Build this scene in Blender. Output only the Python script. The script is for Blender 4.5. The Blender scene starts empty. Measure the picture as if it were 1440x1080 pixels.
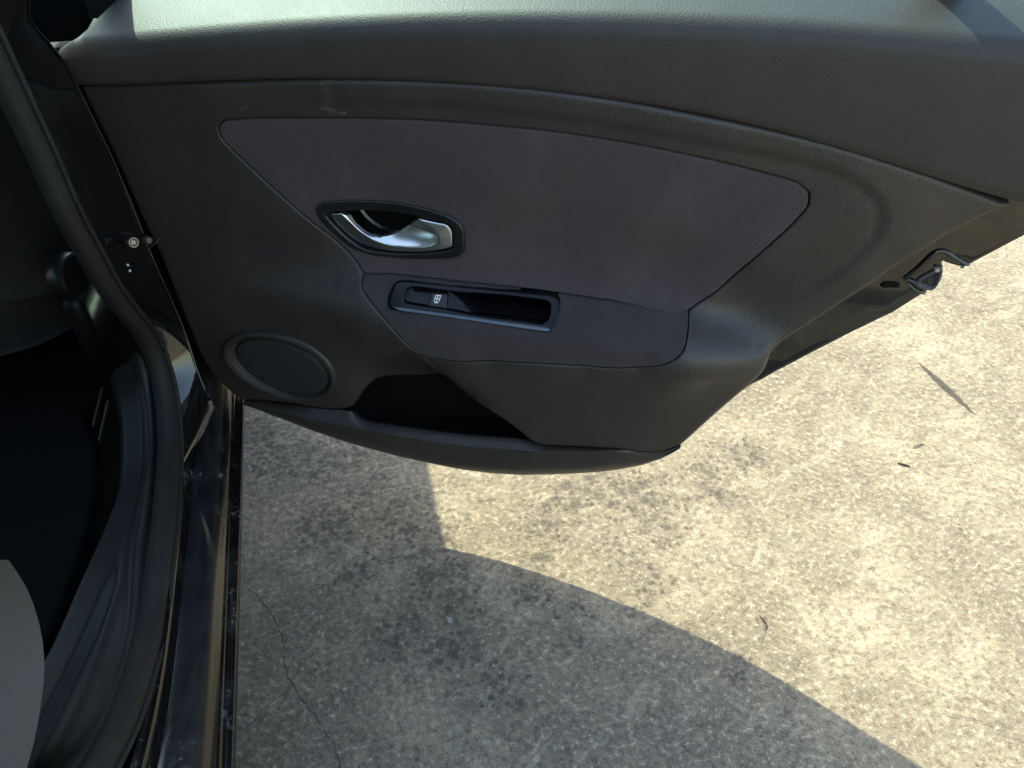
import bpy, bmesh, math, random
import numpy as np
from mathutils import Vector, Matrix
from mathutils.geometry import delaunay_2d_cdt

scene = bpy.context.scene
COL = scene.collection
random.seed(4)
RNG = np.random.default_rng(7)

# ------------------------------------------------------------------ camera, sky, sun, exposure
CAM_H = 1.25
cam_data = bpy.data.cameras.new('camera')
cam = bpy.data.objects.new('camera', cam_data)
COL.objects.link(cam)
cam.location = (0, 0, CAM_H)
cam.rotation_euler = (math.radians(90 - 41.0), 0, math.radians(-13.4))
cam_data.sensor_fit = 'HORIZONTAL'
cam_data.sensor_width = 36.0
cam_data.lens = 36.0 * 1108.0 / 1440.0
cam_data.clip_start = 0.02
cam_data.clip_end = 1000.0
scene.camera = cam

SUN_DIR = Vector((-0.33, 0.935, 1.0)).normalized()       # towards the sun
sun_elev = math.asin(SUN_DIR.z)
sun_azim = math.atan2(SUN_DIR.x, SUN_DIR.y)
world = bpy.data.worlds.new('World')
scene.world = world
world.use_nodes = True
wn = world.node_tree.nodes
wl = world.node_tree.links
wn.clear()
w_out = wn.new('ShaderNodeOutputWorld')
w_bg = wn.new('ShaderNodeBackground')
w_sky = wn.new('ShaderNodeTexSky')
w_sky.sky_type = 'NISHITA'
w_sky.sun_disc = False
w_sky.sun_elevation = sun_elev
w_sky.sun_rotation = sun_azim
w_sky.air_density = 1.7
w_sky.dust_density = 2.5
w_sky.ozone_density = 1.0
w_bg.inputs['Strength'].default_value = 0.15
wl.new(w_sky.outputs[0], w_bg.inputs['Color'])
wl.new(w_bg.outputs[0], w_out.inputs['Surface'])

sun_data = bpy.data.lights.new('sun', 'SUN')
sun_data.energy = 3.3
sun_data.angle = math.radians(0.53)
sun_data.color = (1.0, 0.95, 0.66)
sun = bpy.data.objects.new('sun', sun_data)
COL.objects.link(sun)
sun.rotation_euler = SUN_DIR.to_track_quat('Z', 'Y').to_euler()
sun.location = SUN_DIR * 20

scene.view_settings.view_transform = 'Standard'
scene.view_settings.look = 'None'
scene.view_settings.exposure = 1.78
scene.view_settings.gamma = 1.0
scene.view_settings.use_curve_mapping = False
scene.cycles.max_bounces = 8
scene.cycles.transparent_max_bounces = 12

# ------------------------------------------------------------------ measured outlines, in metres
# door tables are (along the door, height) in the door's own frame; car tables are (x, y, z); ground tables (x, y)
CTRL = [[-0.0137,0.9279,-0.004],[-0.0061,0.8769,0.002],[0.1213,0.8928,0.007],[0.2406,0.9062,0.01],[0.3519,0.9177,0.012],[0.4305,0.9232,0.012],[0.5791,0.9268,0.012],[0.751,0.9153,0.012],[0.9329,0.8896,0.01],[1.0335,0.8648,0.006],[1.1082,0.8407,0.0],[0.1835,0.8698,0.009],[0.427,0.8899,0.0115],[0.463,0.9102,0.011],[0.6274,0.9103,0.0115],[0.784,0.8969,0.0115],[0.9388,0.8679,0.0105],[1.0157,0.8345,0.0095],[1.0259,0.7864,0.0085],[0.9892,0.7274,0.007],[0.9319,0.6597,0.006],[1.0655,0.8055,0.001],[1.0245,0.757,0.002],[0.9829,0.7075,0.003],[0.9447,0.6604,0.004],[0.1814,0.8392,0.006],[0.3224,0.8657,0.005],[0.5286,0.878,0.009],[0.7096,0.8709,0.008],[0.8533,0.8513,0.0075],[0.9028,0.8284,0.0072],[0.8595,0.7414,0.0068],[0.8187,0.683,0.006],[0.3598,0.8109,0.003],[0.5438,0.7948,0.006],[0.7193,0.7779,0.0062],[0.4848,0.7154,0.003],[0.682,0.7002,0.003],[0.2599,0.7909,0.004],[0.2352,0.7666,0.005],[0.2872,0.718,0.006],[0.596,0.8468,0.007],[0.8159,0.7995,0.0065],[-0.0035,0.8402,0.0],[0.0144,0.697,0.0],[0.0211,0.5771,0.0],[0.0424,0.4418,0.0],[0.0802,0.3631,0.001],[0.0821,0.8111,0.003],[0.1444,0.7368,0.004],[0.1222,0.6557,0.004],[0.2437,0.707,0.006],[0.0684,0.6701,0.001],[0.1092,0.608,0.004],[0.2299,0.6372,0.007],[0.3089,0.6563,0.008],[0.3502,0.649,0.009],[0.3152,0.6166,0.038],[0.3711,0.626,0.044],[0.3985,0.6033,0.053],[0.4351,0.5649,0.056],[0.265,0.5946,0.03],[0.4495,0.5594,0.057],[0.5451,0.5697,0.059],[0.6703,0.5834,0.058],[0.7442,0.594,0.057],[0.5933,0.5073,0.054],[0.6538,0.5213,0.056],[0.7498,0.5381,0.053],[0.838,0.5732,0.044],[0.8822,0.5795,0.034],[0.8486,0.505,0.03],[0.4892,0.5126,0.053],[0.5399,0.465,0.05],[0.587,0.4166,0.045],[0.6561,0.4297,0.044],[0.7579,0.4448,0.036],[0.801,0.4173,0.022],[0.0982,0.3524,0.003],[0.7091,0.4206,0.042],[0.7499,0.4235,0.037],[0.1026,0.4598,0.009],[0.2008,0.465,0.02],[0.2872,0.4664,0.028],[0.2176,0.5427,0.022],[0.3173,0.5611,0.038],[0.2738,0.5756,0.033],[0.1571,0.3884,0.014],[0.2504,0.4079,0.02],[0.3105,0.4005,0.022],[0.1114,0.3738,0.006],[0.3612,0.5281,0.036],[0.3733,0.4865,0.012],[0.3383,0.4559,0.014],[0.316,0.4229,0.022],[0.423,0.4623,-0.01],[0.3774,0.4539,-0.006],[0.4231,0.5017,0.009],[0.459,0.4646,-0.012],[0.3874,0.5695,0.05],[0.3868,0.652,0.0085],[0.3889,0.6448,0.0166],[0.391,0.6376,0.0247],[0.3931,0.6304,0.0328],[0.3953,0.6231,0.0409],[0.3974,0.6159,0.049],[0.4226,0.6542,0.0085],[0.4248,0.6469,0.0171],[0.427,0.6396,0.0257],[0.4293,0.6323,0.0343],[0.4315,0.625,0.0429],[0.4338,0.6177,0.0515],[0.4579,0.6558,0.0085],[0.4601,0.6484,0.0174],[0.4624,0.6411,0.0263],[0.4647,0.6338,0.0353],[0.4669,0.6264,0.0442],[0.4692,0.6191,0.0531],[0.4927,0.6566,0.0085],[0.4949,0.6493,0.0175],[0.4971,0.642,0.0264],[0.4993,0.6347,0.0354],[0.5015,0.6274,0.0444],[0.5037,0.6201,0.0533],[0.5271,0.6574,0.0085],[0.5292,0.6502,0.0175],[0.5314,0.6429,0.0265],[0.5335,0.6356,0.0355],[0.5357,0.6284,0.0445],[0.5378,0.6211,0.0536],[0.561,0.6577,0.0085],[0.5631,0.6506,0.0176],[0.5652,0.6435,0.0266],[0.5673,0.6364,0.0357],[0.5694,0.6292,0.0447],[0.5715,0.6221,0.0538],[0.5946,0.6576,0.0085],[0.5967,0.6507,0.0176],[0.5987,0.6438,0.0267],[0.6007,0.6369,0.0358],[0.6027,0.63,0.0449],[0.6048,0.6231,0.054],[0.6279,0.6575,0.0085],[0.6298,0.6508,0.0177],[0.6318,0.6441,0.0268],[0.6337,0.6374,0.036],[0.6356,0.6307,0.0451],[0.6376,0.6241,0.0543],[0.6608,0.6574,0.0085],[0.6626,0.6512,0.0177],[0.6644,0.6451,0.0269],[0.6663,0.639,0.0361],[0.6681,0.6328,0.0453],[0.6699,0.6267,0.0545],[0.6933,0.6573,0.0085],[0.695,0.6519,0.0177],[0.6967,0.6465,0.027],[0.6984,0.641,0.0362],[0.7,0.6356,0.0455],[0.7017,0.6302,0.0547],[0.7255,0.6574,0.0085],[0.727,0.6527,0.0178],[0.7285,0.6479,0.0271],[0.73,0.6432,0.0364],[0.7315,0.6384,0.0457],[0.733,0.6336,0.0549],[0.7573,0.6576,0.0085],[0.7586,0.6532,0.0175],[0.7599,0.6489,0.0266],[0.7612,0.6446,0.0356],[0.7626,0.6402,0.0446],[0.7639,0.6359,0.0537],[0.7888,0.6577,0.0085],[0.7899,0.6537,0.0172],[0.791,0.6497,0.0259],[0.7921,0.6457,0.0346],[0.7933,0.6418,0.0433],[0.7944,0.6378,0.052],[0.8089,0.655,0.006],[0.807,0.651,0.0175],[0.8051,0.647,0.029],[0.8032,0.643,0.0405],[0.8013,0.639,0.052],[0.8277,0.6482,0.006],[0.8259,0.645,0.0167],[0.8241,0.6418,0.0274],[0.8223,0.6386,0.0381],[0.8205,0.6354,0.0488],[0.8467,0.6413,0.006],[0.8449,0.6389,0.0159],[0.8432,0.6366,0.0258],[0.8415,0.6342,0.0357],[0.8398,0.6318,0.0456],[0.8656,0.6345,0.006],[0.864,0.6329,0.0151],[0.8624,0.6313,0.0242],[0.8607,0.6298,0.0333],[0.8591,0.6282,0.0424],[0.8846,0.6276,0.006],[0.8831,0.6269,0.0143],[0.8816,0.6261,0.0226],[0.88,0.6254,0.0309],[0.8785,0.6246,0.0392],[0.9037,0.6207,0.006],[0.9023,0.6208,0.0135],[0.9008,0.6209,0.021],[0.8994,0.6209,0.0285],[0.8979,0.621,0.036],[0.1629,0.6153,0.005],[0.1628,0.6104,0.007],[0.1626,0.6054,0.009],[0.1625,0.6006,0.011],[0.1936,0.6211,0.0057],[0.1943,0.6166,0.0088],[0.1951,0.612,0.012],[0.1958,0.6076,0.0152],[0.2238,0.6267,0.0063],[0.2253,0.6227,0.0106],[0.2269,0.6185,0.015],[0.2285,0.6145,0.0193],[0.2535,0.6323,0.007],[0.2558,0.6287,0.0124],[0.2582,0.6249,0.0181],[0.2605,0.6213,0.0235],[0.2827,0.6378,0.0077],[0.2857,0.6346,0.0143],[0.2888,0.6312,0.0211],[0.2918,0.628,0.0277],[0.3114,0.6433,0.0083],[0.3151,0.6404,0.0161],[0.3188,0.6375,0.0241],[0.3225,0.6346,0.0318],[0.3397,0.6486,0.009],[0.3439,0.6462,0.0179],[0.3483,0.6436,0.0271],[0.3525,0.6412,0.036]]
LIP = [[0.0945,0.3539,0.0001,0.0966,0.3546,0.004,0.0899,0.3414,-0.0028,0.0],[0.1072,0.3582,0.0027,0.1095,0.3588,0.0068,0.1004,0.3395,-0.0019,0.0],[0.1195,0.3616,0.0049,0.1219,0.3621,0.0095,0.1108,0.3375,-0.0012,0.0],[0.1299,0.3624,0.0047,0.1333,0.3627,0.0115,0.1211,0.3352,-0.0006,0.0],[0.1402,0.3632,0.0045,0.1447,0.3632,0.0135,0.1314,0.333,0.0,0.0],[0.1506,0.364,0.0043,0.1559,0.3638,0.0154,0.1416,0.3308,0.0006,0.0],[0.1609,0.3648,0.0041,0.1672,0.3644,0.0174,0.1519,0.3286,0.0012,0.0],[0.1721,0.3671,0.0054,0.1783,0.3649,0.0194,0.1621,0.3266,0.0018,0.0],[0.1837,0.3697,0.0074,0.1893,0.3648,0.0214,0.1724,0.3246,0.0024,0.0],[0.1952,0.372,0.0094,0.2002,0.3646,0.0234,0.1826,0.3226,0.003,0.0],[0.2065,0.3742,0.0114,0.211,0.3644,0.0254,0.1928,0.3206,0.0036,0.0],[0.2178,0.3764,0.0134,0.2218,0.3642,0.0274,0.203,0.3186,0.0042,0.0],[0.229,0.3786,0.0154,0.2326,0.364,0.0294,0.2132,0.3165,0.0048,0.0],[0.2399,0.3804,0.017,0.2434,0.3651,0.031,0.2234,0.3144,0.0053,0.0],[0.2509,0.3829,0.0186,0.2542,0.3669,0.0326,0.2334,0.3122,0.0058,0.0],[0.2618,0.3858,0.0201,0.2649,0.3686,0.0341,0.2435,0.31,0.0062,0.0],[0.2726,0.3886,0.0216,0.2755,0.3704,0.0356,0.2536,0.3079,0.0067,0.0],[0.2833,0.3914,0.0232,0.2861,0.3721,0.0372,0.2636,0.3057,0.0072,0.0],[0.2939,0.3934,0.0247,0.2967,0.3739,0.0387,0.2738,0.3042,0.0076,0.0],[0.3043,0.3952,0.0262,0.3071,0.3756,0.0402,0.284,0.3029,0.0081,0.0],[0.3127,0.3835,0.0273,0.3173,0.3767,0.0413,0.294,0.3015,0.0084,0.0],[0.3222,0.3812,0.0279,0.3271,0.3771,0.0419,0.304,0.2999,0.0086,0.0],[0.3319,0.3801,0.0285,0.3369,0.3776,0.0425,0.3141,0.2984,0.0088,0.0],[0.343,0.3809,0.0292,0.3479,0.378,0.0432,0.3253,0.2969,0.009,0.0],[0.3541,0.3818,0.0299,0.3589,0.3785,0.0439,0.3366,0.2956,0.0092,0.0],[0.3651,0.3827,0.0306,0.3697,0.379,0.0446,0.3478,0.2943,0.0094,0.0],[0.3761,0.3835,0.0313,0.3806,0.3795,0.0453,0.359,0.293,0.0096,0.0],[0.387,0.3845,0.032,0.3914,0.38,0.046,0.3703,0.2919,0.01,0.0],[0.3977,0.3853,0.0324,0.402,0.3803,0.0464,0.3816,0.2917,0.0104,0.0],[0.4085,0.3861,0.0328,0.4127,0.3807,0.0468,0.3929,0.2915,0.0108,0.0],[0.4191,0.387,0.0333,0.4232,0.381,0.0473,0.4042,0.2912,0.0113,0.0],[0.4298,0.3878,0.0337,0.4338,0.3814,0.0477,0.4155,0.291,0.0117,0.0],[0.4404,0.3888,0.0341,0.4443,0.3817,0.0481,0.4267,0.2909,0.0121,0.0],[0.4509,0.3899,0.0346,0.4547,0.3821,0.0486,0.4378,0.2907,0.0126,0.0],[0.4614,0.391,0.035,0.4651,0.3824,0.049,0.449,0.2906,0.013,0.0],[0.4718,0.3917,0.0351,0.4754,0.3833,0.0491,0.46,0.29,0.0131,0.0],[0.4821,0.3924,0.0352,0.4857,0.3843,0.0492,0.4709,0.2895,0.0132,0.0],[0.4923,0.3933,0.0352,0.4959,0.3852,0.0492,0.4819,0.2898,0.0132,0.0],[0.5026,0.3945,0.0353,0.5061,0.3862,0.0493,0.4928,0.2905,0.0133,0.0],[0.5128,0.3958,0.0354,0.5162,0.3872,0.0494,0.5037,0.2913,0.0134,0.0],[0.5229,0.397,0.0355,0.5264,0.3881,0.0495,0.5146,0.2921,0.0135,0.0],[0.533,0.3983,0.0355,0.5364,0.3891,0.0495,0.5254,0.2928,0.0135,0.0],[0.5431,0.3995,0.0356,0.5464,0.3906,0.0496,0.5362,0.2944,0.0136,0.0],[0.5531,0.4011,0.0357,0.5564,0.3922,0.0497,0.547,0.2962,0.0137,0.0],[0.5631,0.4028,0.0358,0.5664,0.3938,0.0498,0.5576,0.2979,0.0138,0.0],[0.5731,0.4041,0.0359,0.5763,0.3954,0.0499,0.5683,0.2997,0.0139,0.0],[0.583,0.4044,0.0359,0.5861,0.3969,0.0499,0.5789,0.3019,0.0139,0.0],[0.5928,0.4045,0.0359,0.5959,0.3985,0.0499,0.5894,0.3047,0.0139,0.0],[0.6026,0.4039,0.0355,0.6055,0.4001,0.0495,0.5998,0.3071,0.0135,0.0],[0.6123,0.4032,0.0351,0.6152,0.4017,0.0491,0.6101,0.3095,0.0131,0.0],[0.622,0.4025,0.0347,0.6247,0.4033,0.0487,0.6204,0.3119,0.0127,0.0],[0.6321,0.4039,0.0364,0.6343,0.4049,0.0483,0.6306,0.3143,0.0123,0.0],[0.6418,0.4055,0.0368,0.6438,0.4064,0.0479,0.6408,0.317,0.0119,0.0],[0.6514,0.407,0.0369,0.6532,0.408,0.0475,0.6509,0.3198,0.0115,0.0],[0.661,0.4087,0.0371,0.6627,0.4097,0.0471,0.6609,0.3226,0.0111,0.0],[0.6706,0.4106,0.0374,0.672,0.4116,0.0467,0.6709,0.3254,0.0107,0.0],[0.6801,0.4125,0.0378,0.6813,0.4135,0.0462,0.6809,0.3281,0.0102,0.0],[0.6895,0.4143,0.0381,0.6906,0.4153,0.0458,0.6908,0.331,0.0098,0.0],[0.6989,0.4161,0.0385,0.6999,0.4172,0.0454,0.7006,0.3346,0.0096,0.0],[0.7083,0.418,0.039,0.7091,0.419,0.045,0.7103,0.3383,0.0095,0.0],[0.7176,0.4189,0.0386,0.7182,0.4196,0.0434,0.7201,0.343,0.0103,0.0635],[0.7268,0.4193,0.0377,0.7274,0.419,0.0415,0.7298,0.3498,0.0131,0.2371],[0.7361,0.4198,0.0369,0.7365,0.4181,0.0394,0.7393,0.3586,0.017,0.4691],[0.7453,0.4195,0.0359,0.7458,0.4161,0.0371,0.7486,0.3676,0.0207,0.7077],[0.7546,0.4182,0.0344,0.7551,0.4134,0.0343,0.7578,0.3753,0.0233,0.9009],[0.7639,0.4162,0.0321,0.7644,0.4105,0.0314,0.7669,0.3808,0.0238,0.997],[0.7731,0.4152,0.0296,0.7737,0.4095,0.029,0.7757,0.3861,0.0226,1.0],[0.7822,0.4145,0.0271,0.7829,0.4089,0.0266,0.7844,0.3914,0.0212,1.0],[0.7911,0.4164,0.0251,0.7918,0.411,0.0247,0.7931,0.3968,0.0199,1.0],[0.7998,0.4202,0.0237,0.8004,0.4153,0.0232,0.8015,0.4045,0.0188,1.0],[0.8082,0.4261,0.0231,0.8087,0.4223,0.0227,0.8096,0.4135,0.0183,1.0],[0.8164,0.4331,0.023,0.8167,0.4315,0.023,0.8173,0.4251,0.0189,1.0]]
CARD_L = [[-0.0069,0.8765],[-0.0033,0.8403],[0.0045,0.792],[0.0099,0.7384],[0.017,0.672],[0.0247,0.6253],[0.0278,0.5783],[0.0317,0.5193],[0.0338,0.4772],[0.042,0.4187],[0.0586,0.3834],[0.0773,0.3624]]
CARD_B = [[0.0982,0.3524],[0.1118,0.3604],[0.1843,0.3775],[0.2438,0.3809],[0.283,0.3891],[0.3029,0.3986],[0.3131,0.4126],[0.3227,0.429],[0.3382,0.448],[0.3497,0.458],[0.3638,0.4592],[0.4229,0.462],[0.4619,0.4843],[0.4591,0.5337],[0.4468,0.5529],[0.4743,0.4718],[0.539,0.4618],[0.5829,0.4288],[0.5977,0.4128],[0.6106,0.4063],[0.6354,0.4079],[0.6988,0.4172],[0.74,0.4186],[0.766,0.4128],[0.7865,0.4114],[0.8039,0.4193],[0.8167,0.4309],[0.8424,0.482],[0.8713,0.5388],[0.8944,0.5773]]
CARD_R = [[0.902,0.5932],[0.9052,0.6126],[0.9084,0.6187],[0.9451,0.6586],[0.9833,0.7059],[1.0238,0.7587],[1.0656,0.8049],[1.096,0.8317],[1.1082,0.8406]]
RIDGE = [[1.1082,0.8406],[1.0902,0.8467],[1.0175,0.8696],[0.9329,0.8897],[0.8422,0.9045],[0.751,0.9153],[0.6659,0.9232],[0.5791,0.9268],[0.5059,0.9261],[0.4305,0.9233],[0.3518,0.9175],[0.2405,0.9062],[0.0892,0.8886],[-0.0069,0.8765]]
STEP_LINE = [[0.2974,0.8788],[0.4249,0.8884],[0.5783,0.8907],[0.7559,0.878],[0.8342,0.8703],[0.8884,0.8637],[0.928,0.8547],[0.9576,0.8411],[0.9767,0.8209],[0.9805,0.8],[0.9676,0.7629],[0.9383,0.7211],[0.8909,0.6694],[0.8385,0.6175]]
INSERT = [[0.1801,0.8411],[0.1887,0.8496],[0.2177,0.8561],[0.3226,0.8659],[0.425,0.8755],[0.5287,0.8781],[0.6286,0.8767],[0.7096,0.871],[0.7896,0.8622],[0.8532,0.8514],[0.8869,0.8441],[0.9013,0.8345],[0.904,0.8199],[0.8968,0.801],[0.8596,0.7406],[0.819,0.6798],[0.7941,0.6594],[0.6863,0.6592],[0.5432,0.6589],[0.4439,0.6566],[0.3522,0.6528],[0.2865,0.7172],[0.2353,0.7666],[0.195,0.809],[0.1812,0.8279]]
ARMREST = [[0.3524,0.6521],[0.444,0.6559],[0.5433,0.6582],[0.6864,0.6585],[0.7942,0.6588],[0.7971,0.6437],[0.7961,0.633],[0.787,0.6199],[0.7708,0.6076],[0.7443,0.5969],[0.6706,0.5855],[0.6142,0.5825],[0.5458,0.5718],[0.4493,0.5591],[0.4349,0.5646],[0.3984,0.6033],[0.3721,0.6256],[0.3543,0.6417]]
SPK = [[0.292,0.4627],[0.2878,0.4494],[0.28,0.4367],[0.2685,0.4245],[0.2534,0.413],[0.2361,0.4041],[0.2172,0.398],[0.1971,0.3946],[0.1766,0.3938],[0.1563,0.3955],[0.1367,0.3991],[0.1193,0.4052],[0.105,0.4139],[0.0944,0.4249],[0.088,0.4375],[0.0858,0.451],[0.0879,0.465],[0.0939,0.4785],[0.1035,0.4913],[0.1163,0.5027],[0.1318,0.5125],[0.1494,0.5204],[0.1685,0.5263],[0.1882,0.5298],[0.2081,0.5311],[0.2275,0.5305],[0.2457,0.5277],[0.2616,0.5221],[0.2745,0.5137],[0.284,0.5028],[0.2901,0.49],[0.2927,0.4764]]
GRILLE = [[0.2747,0.451],[0.2709,0.4399],[0.2641,0.4295],[0.2544,0.4198],[0.2422,0.4118],[0.2284,0.4063],[0.2132,0.4029],[0.1971,0.4018],[0.1807,0.4029],[0.1646,0.406],[0.1493,0.4107],[0.1356,0.4172],[0.1243,0.4254],[0.1158,0.435],[0.1106,0.4456],[0.1087,0.4567],[0.11,0.4677],[0.1146,0.4782],[0.1221,0.4878],[0.1322,0.4962],[0.1445,0.5032],[0.1587,0.5085],[0.174,0.512],[0.19,0.5136],[0.2061,0.5133],[0.2218,0.5112],[0.2364,0.5073],[0.2493,0.5014],[0.2599,0.4936],[0.2679,0.4841],[0.2732,0.4736],[0.2755,0.4624]]
HB_OUT = [[0.2943,0.7393],[0.3016,0.749],[0.3194,0.7532],[0.3562,0.7569],[0.3902,0.7584],[0.4243,0.758],[0.4582,0.7543],[0.4828,0.7479],[0.4937,0.7389],[0.4974,0.7191],[0.4954,0.7001],[0.4868,0.6909],[0.4648,0.6849],[0.4234,0.6783],[0.3816,0.6761],[0.3522,0.6783],[0.3343,0.6841],[0.3139,0.7021],[0.2983,0.7248]]
HB_IN = [[0.3058,0.7336],[0.3128,0.7365],[0.331,0.7401],[0.3594,0.7428],[0.3994,0.7446],[0.4367,0.7424],[0.4739,0.7377],[0.4808,0.7284],[0.4819,0.703],[0.4712,0.6977],[0.4232,0.686],[0.3816,0.6823],[0.3494,0.6854],[0.3304,0.6986],[0.3139,0.7198]]
LEVER = [[0.3122,0.7328],[0.3201,0.7347],[0.3299,0.7364],[0.3351,0.7332],[0.3452,0.718],[0.3602,0.7056],[0.3767,0.7026],[0.3951,0.7061],[0.4112,0.7166],[0.4258,0.7294],[0.4356,0.7405],[0.4538,0.7381],[0.4743,0.7346],[0.4788,0.7281],[0.4798,0.7161],[0.4791,0.7031],[0.4585,0.696],[0.4378,0.6904],[0.4172,0.6871],[0.3817,0.6851],[0.3566,0.6876],[0.342,0.6925],[0.3283,0.7045],[0.3168,0.7199]]
CREST = [[0.3299,0.7364],[0.3403,0.7242],[0.3538,0.7099],[0.3676,0.7004],[0.3871,0.6947],[0.4124,0.6945],[0.4382,0.6983],[0.454,0.7051],[0.4618,0.7133],[0.4604,0.7217],[0.452,0.7297],[0.4435,0.735],[0.4356,0.7405],[0.4258,0.7294],[0.4112,0.7166],[0.3951,0.7061],[0.3767,0.7026],[0.3602,0.7056],[0.3452,0.718],[0.3351,0.7332]]
BEZEL_PLANE = [0.71251,0.03833,-1.09981]
SB_OUT = [[0.3961,0.6258],[0.3946,0.6351],[0.3977,0.6442],[0.4017,0.6483],[0.4072,0.6506],[0.4172,0.6517],[0.4748,0.6539],[0.5464,0.6566],[0.6158,0.659],[0.6245,0.6579],[0.6287,0.6543],[0.6301,0.6432],[0.629,0.6338],[0.6258,0.6276],[0.6187,0.6251],[0.5547,0.6245],[0.483,0.6239],[0.4101,0.6226],[0.3997,0.6229]]
SB_IN = [[0.4177,0.6429],[0.4239,0.6463],[0.4943,0.6488],[0.53,0.6513],[0.6108,0.6534],[0.6176,0.6512],[0.619,0.6455],[0.6171,0.6356],[0.6121,0.6325],[0.5892,0.632],[0.5172,0.6304],[0.4777,0.6312],[0.422,0.6313],[0.418,0.6328]]
SB_BAR = [[0.4032,0.6264],[0.4113,0.6268],[0.4922,0.6281],[0.5513,0.6289],[0.6207,0.6297],[0.6221,0.6279],[0.6176,0.6268],[0.5522,0.6258],[0.4929,0.6254],[0.412,0.6244]]
BUTTON = [[0.4536,0.6434],[0.4764,0.6444],[0.4773,0.6313],[0.4514,0.6306]]
ICON = [[0.4635,0.6394]]
SB_DIV = [[0.4803,0.6462],[0.5001,0.64],[0.5189,0.6295]]
TOPPAD = [[-0.03,0.8792,0.9228],[0.02,0.8826,0.9297],[0.07,0.8872,0.9369],[0.12,0.8925,0.9442],[0.17,0.8982,0.9514],[0.22,0.9039,0.9584],[0.27,0.9093,0.9652],[0.32,0.9141,0.9716],[0.37,0.9182,0.9776],[0.42,0.9214,0.983],[0.47,0.9236,0.9879],[0.52,0.9248,0.9922],[0.57,0.9248,0.9959],[0.62,0.9236,0.9989],[0.67,0.9213,1.0012],[0.72,0.9177,1.0029],[0.77,0.9129,1.004],[0.82,0.9068,1.0045],[0.87,0.8995,1.0044],[0.92,0.8908,1.0039],[0.97,0.8806,1.003],[1.02,0.8689,1.0018],[1.07,0.8555,1.0004],[1.12,0.8466,0.9989],[1.17,0.8466,0.998]]
TOP_L = [[-0.0101,0.8759],[-0.0141,0.9032],[-0.0138,0.9206],[-0.0113,0.9335]]
EDGE = [[0.9037,0.5357],[0.968,0.6057],[1.0029,0.6414],[1.0402,0.6775],[1.0635,0.7082],[1.0694,0.7148],[1.0711,0.7242],[1.073,0.7424],[1.0718,0.7554],[1.0812,0.7529],[1.0919,0.751],[1.0999,0.7546],[1.1207,0.777],[1.1418,0.7991]]
EDGE_WALL = [[0.924,0.5572,0.9417,0.4887],[0.9467,0.5809,0.9669,0.5149],[0.9685,0.6042,0.991,0.5408],[1.0035,0.6401,1.0297,0.5805],[1.0408,0.6762,1.0711,0.6205],[1.0642,0.707,1.097,0.6546],[1.0701,0.7136,1.1036,0.6619],[1.0719,0.723,1.1055,0.6723],[1.0737,0.7413,1.1076,0.6926],[1.0725,0.7543,1.1062,0.707],[1.0819,0.7518,1.1166,0.7042],[1.0927,0.7499,1.1285,0.7021],[1.1007,0.7535,1.1374,0.7061],[1.1215,0.7759,1.1605,0.7309],[1.1427,0.7981,1.1839,0.7555]]
SCUFF_STREAK = [[0.3252,0.8802],[0.3571,0.8753],[0.2181,0.8679],[0.2301,0.8743],[0.3399,0.9192],[0.3371,0.8752]]
RECESS = [[1.0387,0.7254],[1.048,0.7418],[1.0573,0.7616],[1.0617,0.767],[1.0691,0.768],[1.0822,0.7612],[1.0986,0.7539],[1.0919,0.751],[1.0812,0.7529],[1.0718,0.7554],[1.073,0.7424],[1.0711,0.7242],[1.0694,0.7148],[1.0633,0.7087]]
LATCH = [[1.0503,0.7238],[1.0531,0.7303],[1.0642,0.7428],[1.0691,0.7495],[1.0732,0.7491],[1.0762,0.7376],[1.0748,0.7203],[1.0723,0.7158],[1.0658,0.7159],[1.0552,0.7184]]
STRIKE = [[1.0644,0.7457],[1.0674,0.7486],[1.0707,0.7456],[1.0679,0.7423]]
LOOP = [[1.0401,0.7236],[1.0421,0.7274],[1.0493,0.725],[1.0659,0.7132],[1.0661,0.7101],[1.0601,0.7113]]
PLUG = [[1.0131,0.7134],[1.0158,0.7179],[1.0241,0.7202],[1.0339,0.7201],[1.0362,0.7179],[1.0364,0.7118],[1.0269,0.7109],[1.0183,0.7096]]
SEAL = [[-0.335,0.9432,1.081],[-0.332,0.9453,1.0305],[-0.329,0.9463,0.9769],[-0.326,0.946,0.924],[-0.323,0.9455,0.8614],[-0.32,0.9439,0.7864],[-0.318,0.9512,0.7409],[-0.315,0.9682,0.6628],[-0.313,0.9953,0.6067],[-0.31,1.0252,0.5362],[-0.308,1.0145,0.4714],[-0.307,0.955,0.4187],[-0.307,0.834,0.392],[-0.308,0.7362,0.3874],[-0.311,0.6309,0.3812],[-0.315,0.5581,0.3914],[-0.32,0.5,0.4053],[-0.328,0.4357,0.4312],[-0.34,0.3734,0.4586],[-0.36,0.3199,0.4734]]
PILEDGE = [[-0.3,0.9987,0.988],[-0.296,1.0611,0.916],[-0.294,1.0656,0.8885],[-0.29,1.0725,0.8356],[-0.286,1.0789,0.7736],[-0.282,1.0769,0.7105],[-0.278,1.0687,0.646],[-0.273,1.0676,0.5819],[-0.268,1.0643,0.5269],[-0.263,1.0441,0.4716],[-0.258,1.0214,0.4308]]
BOLT = [[-0.284,1.0149,0.7014],[-0.278,1.0688,0.6728]]
CHIP = [[-0.29,0.9825,0.6866],[-0.29,0.9825,0.6777]]
KNOB = [[-0.42,1.149,0.5826]]
CUSH = [[-0.37,0.5695,0.6348],[-0.37,0.5684,0.5927],[-0.37,0.553,0.5508],[-0.37,0.5226,0.52],[-0.37,0.4923,0.511],[-0.37,0.4467,0.5069],[-0.37,0.4075,0.5112]]
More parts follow.
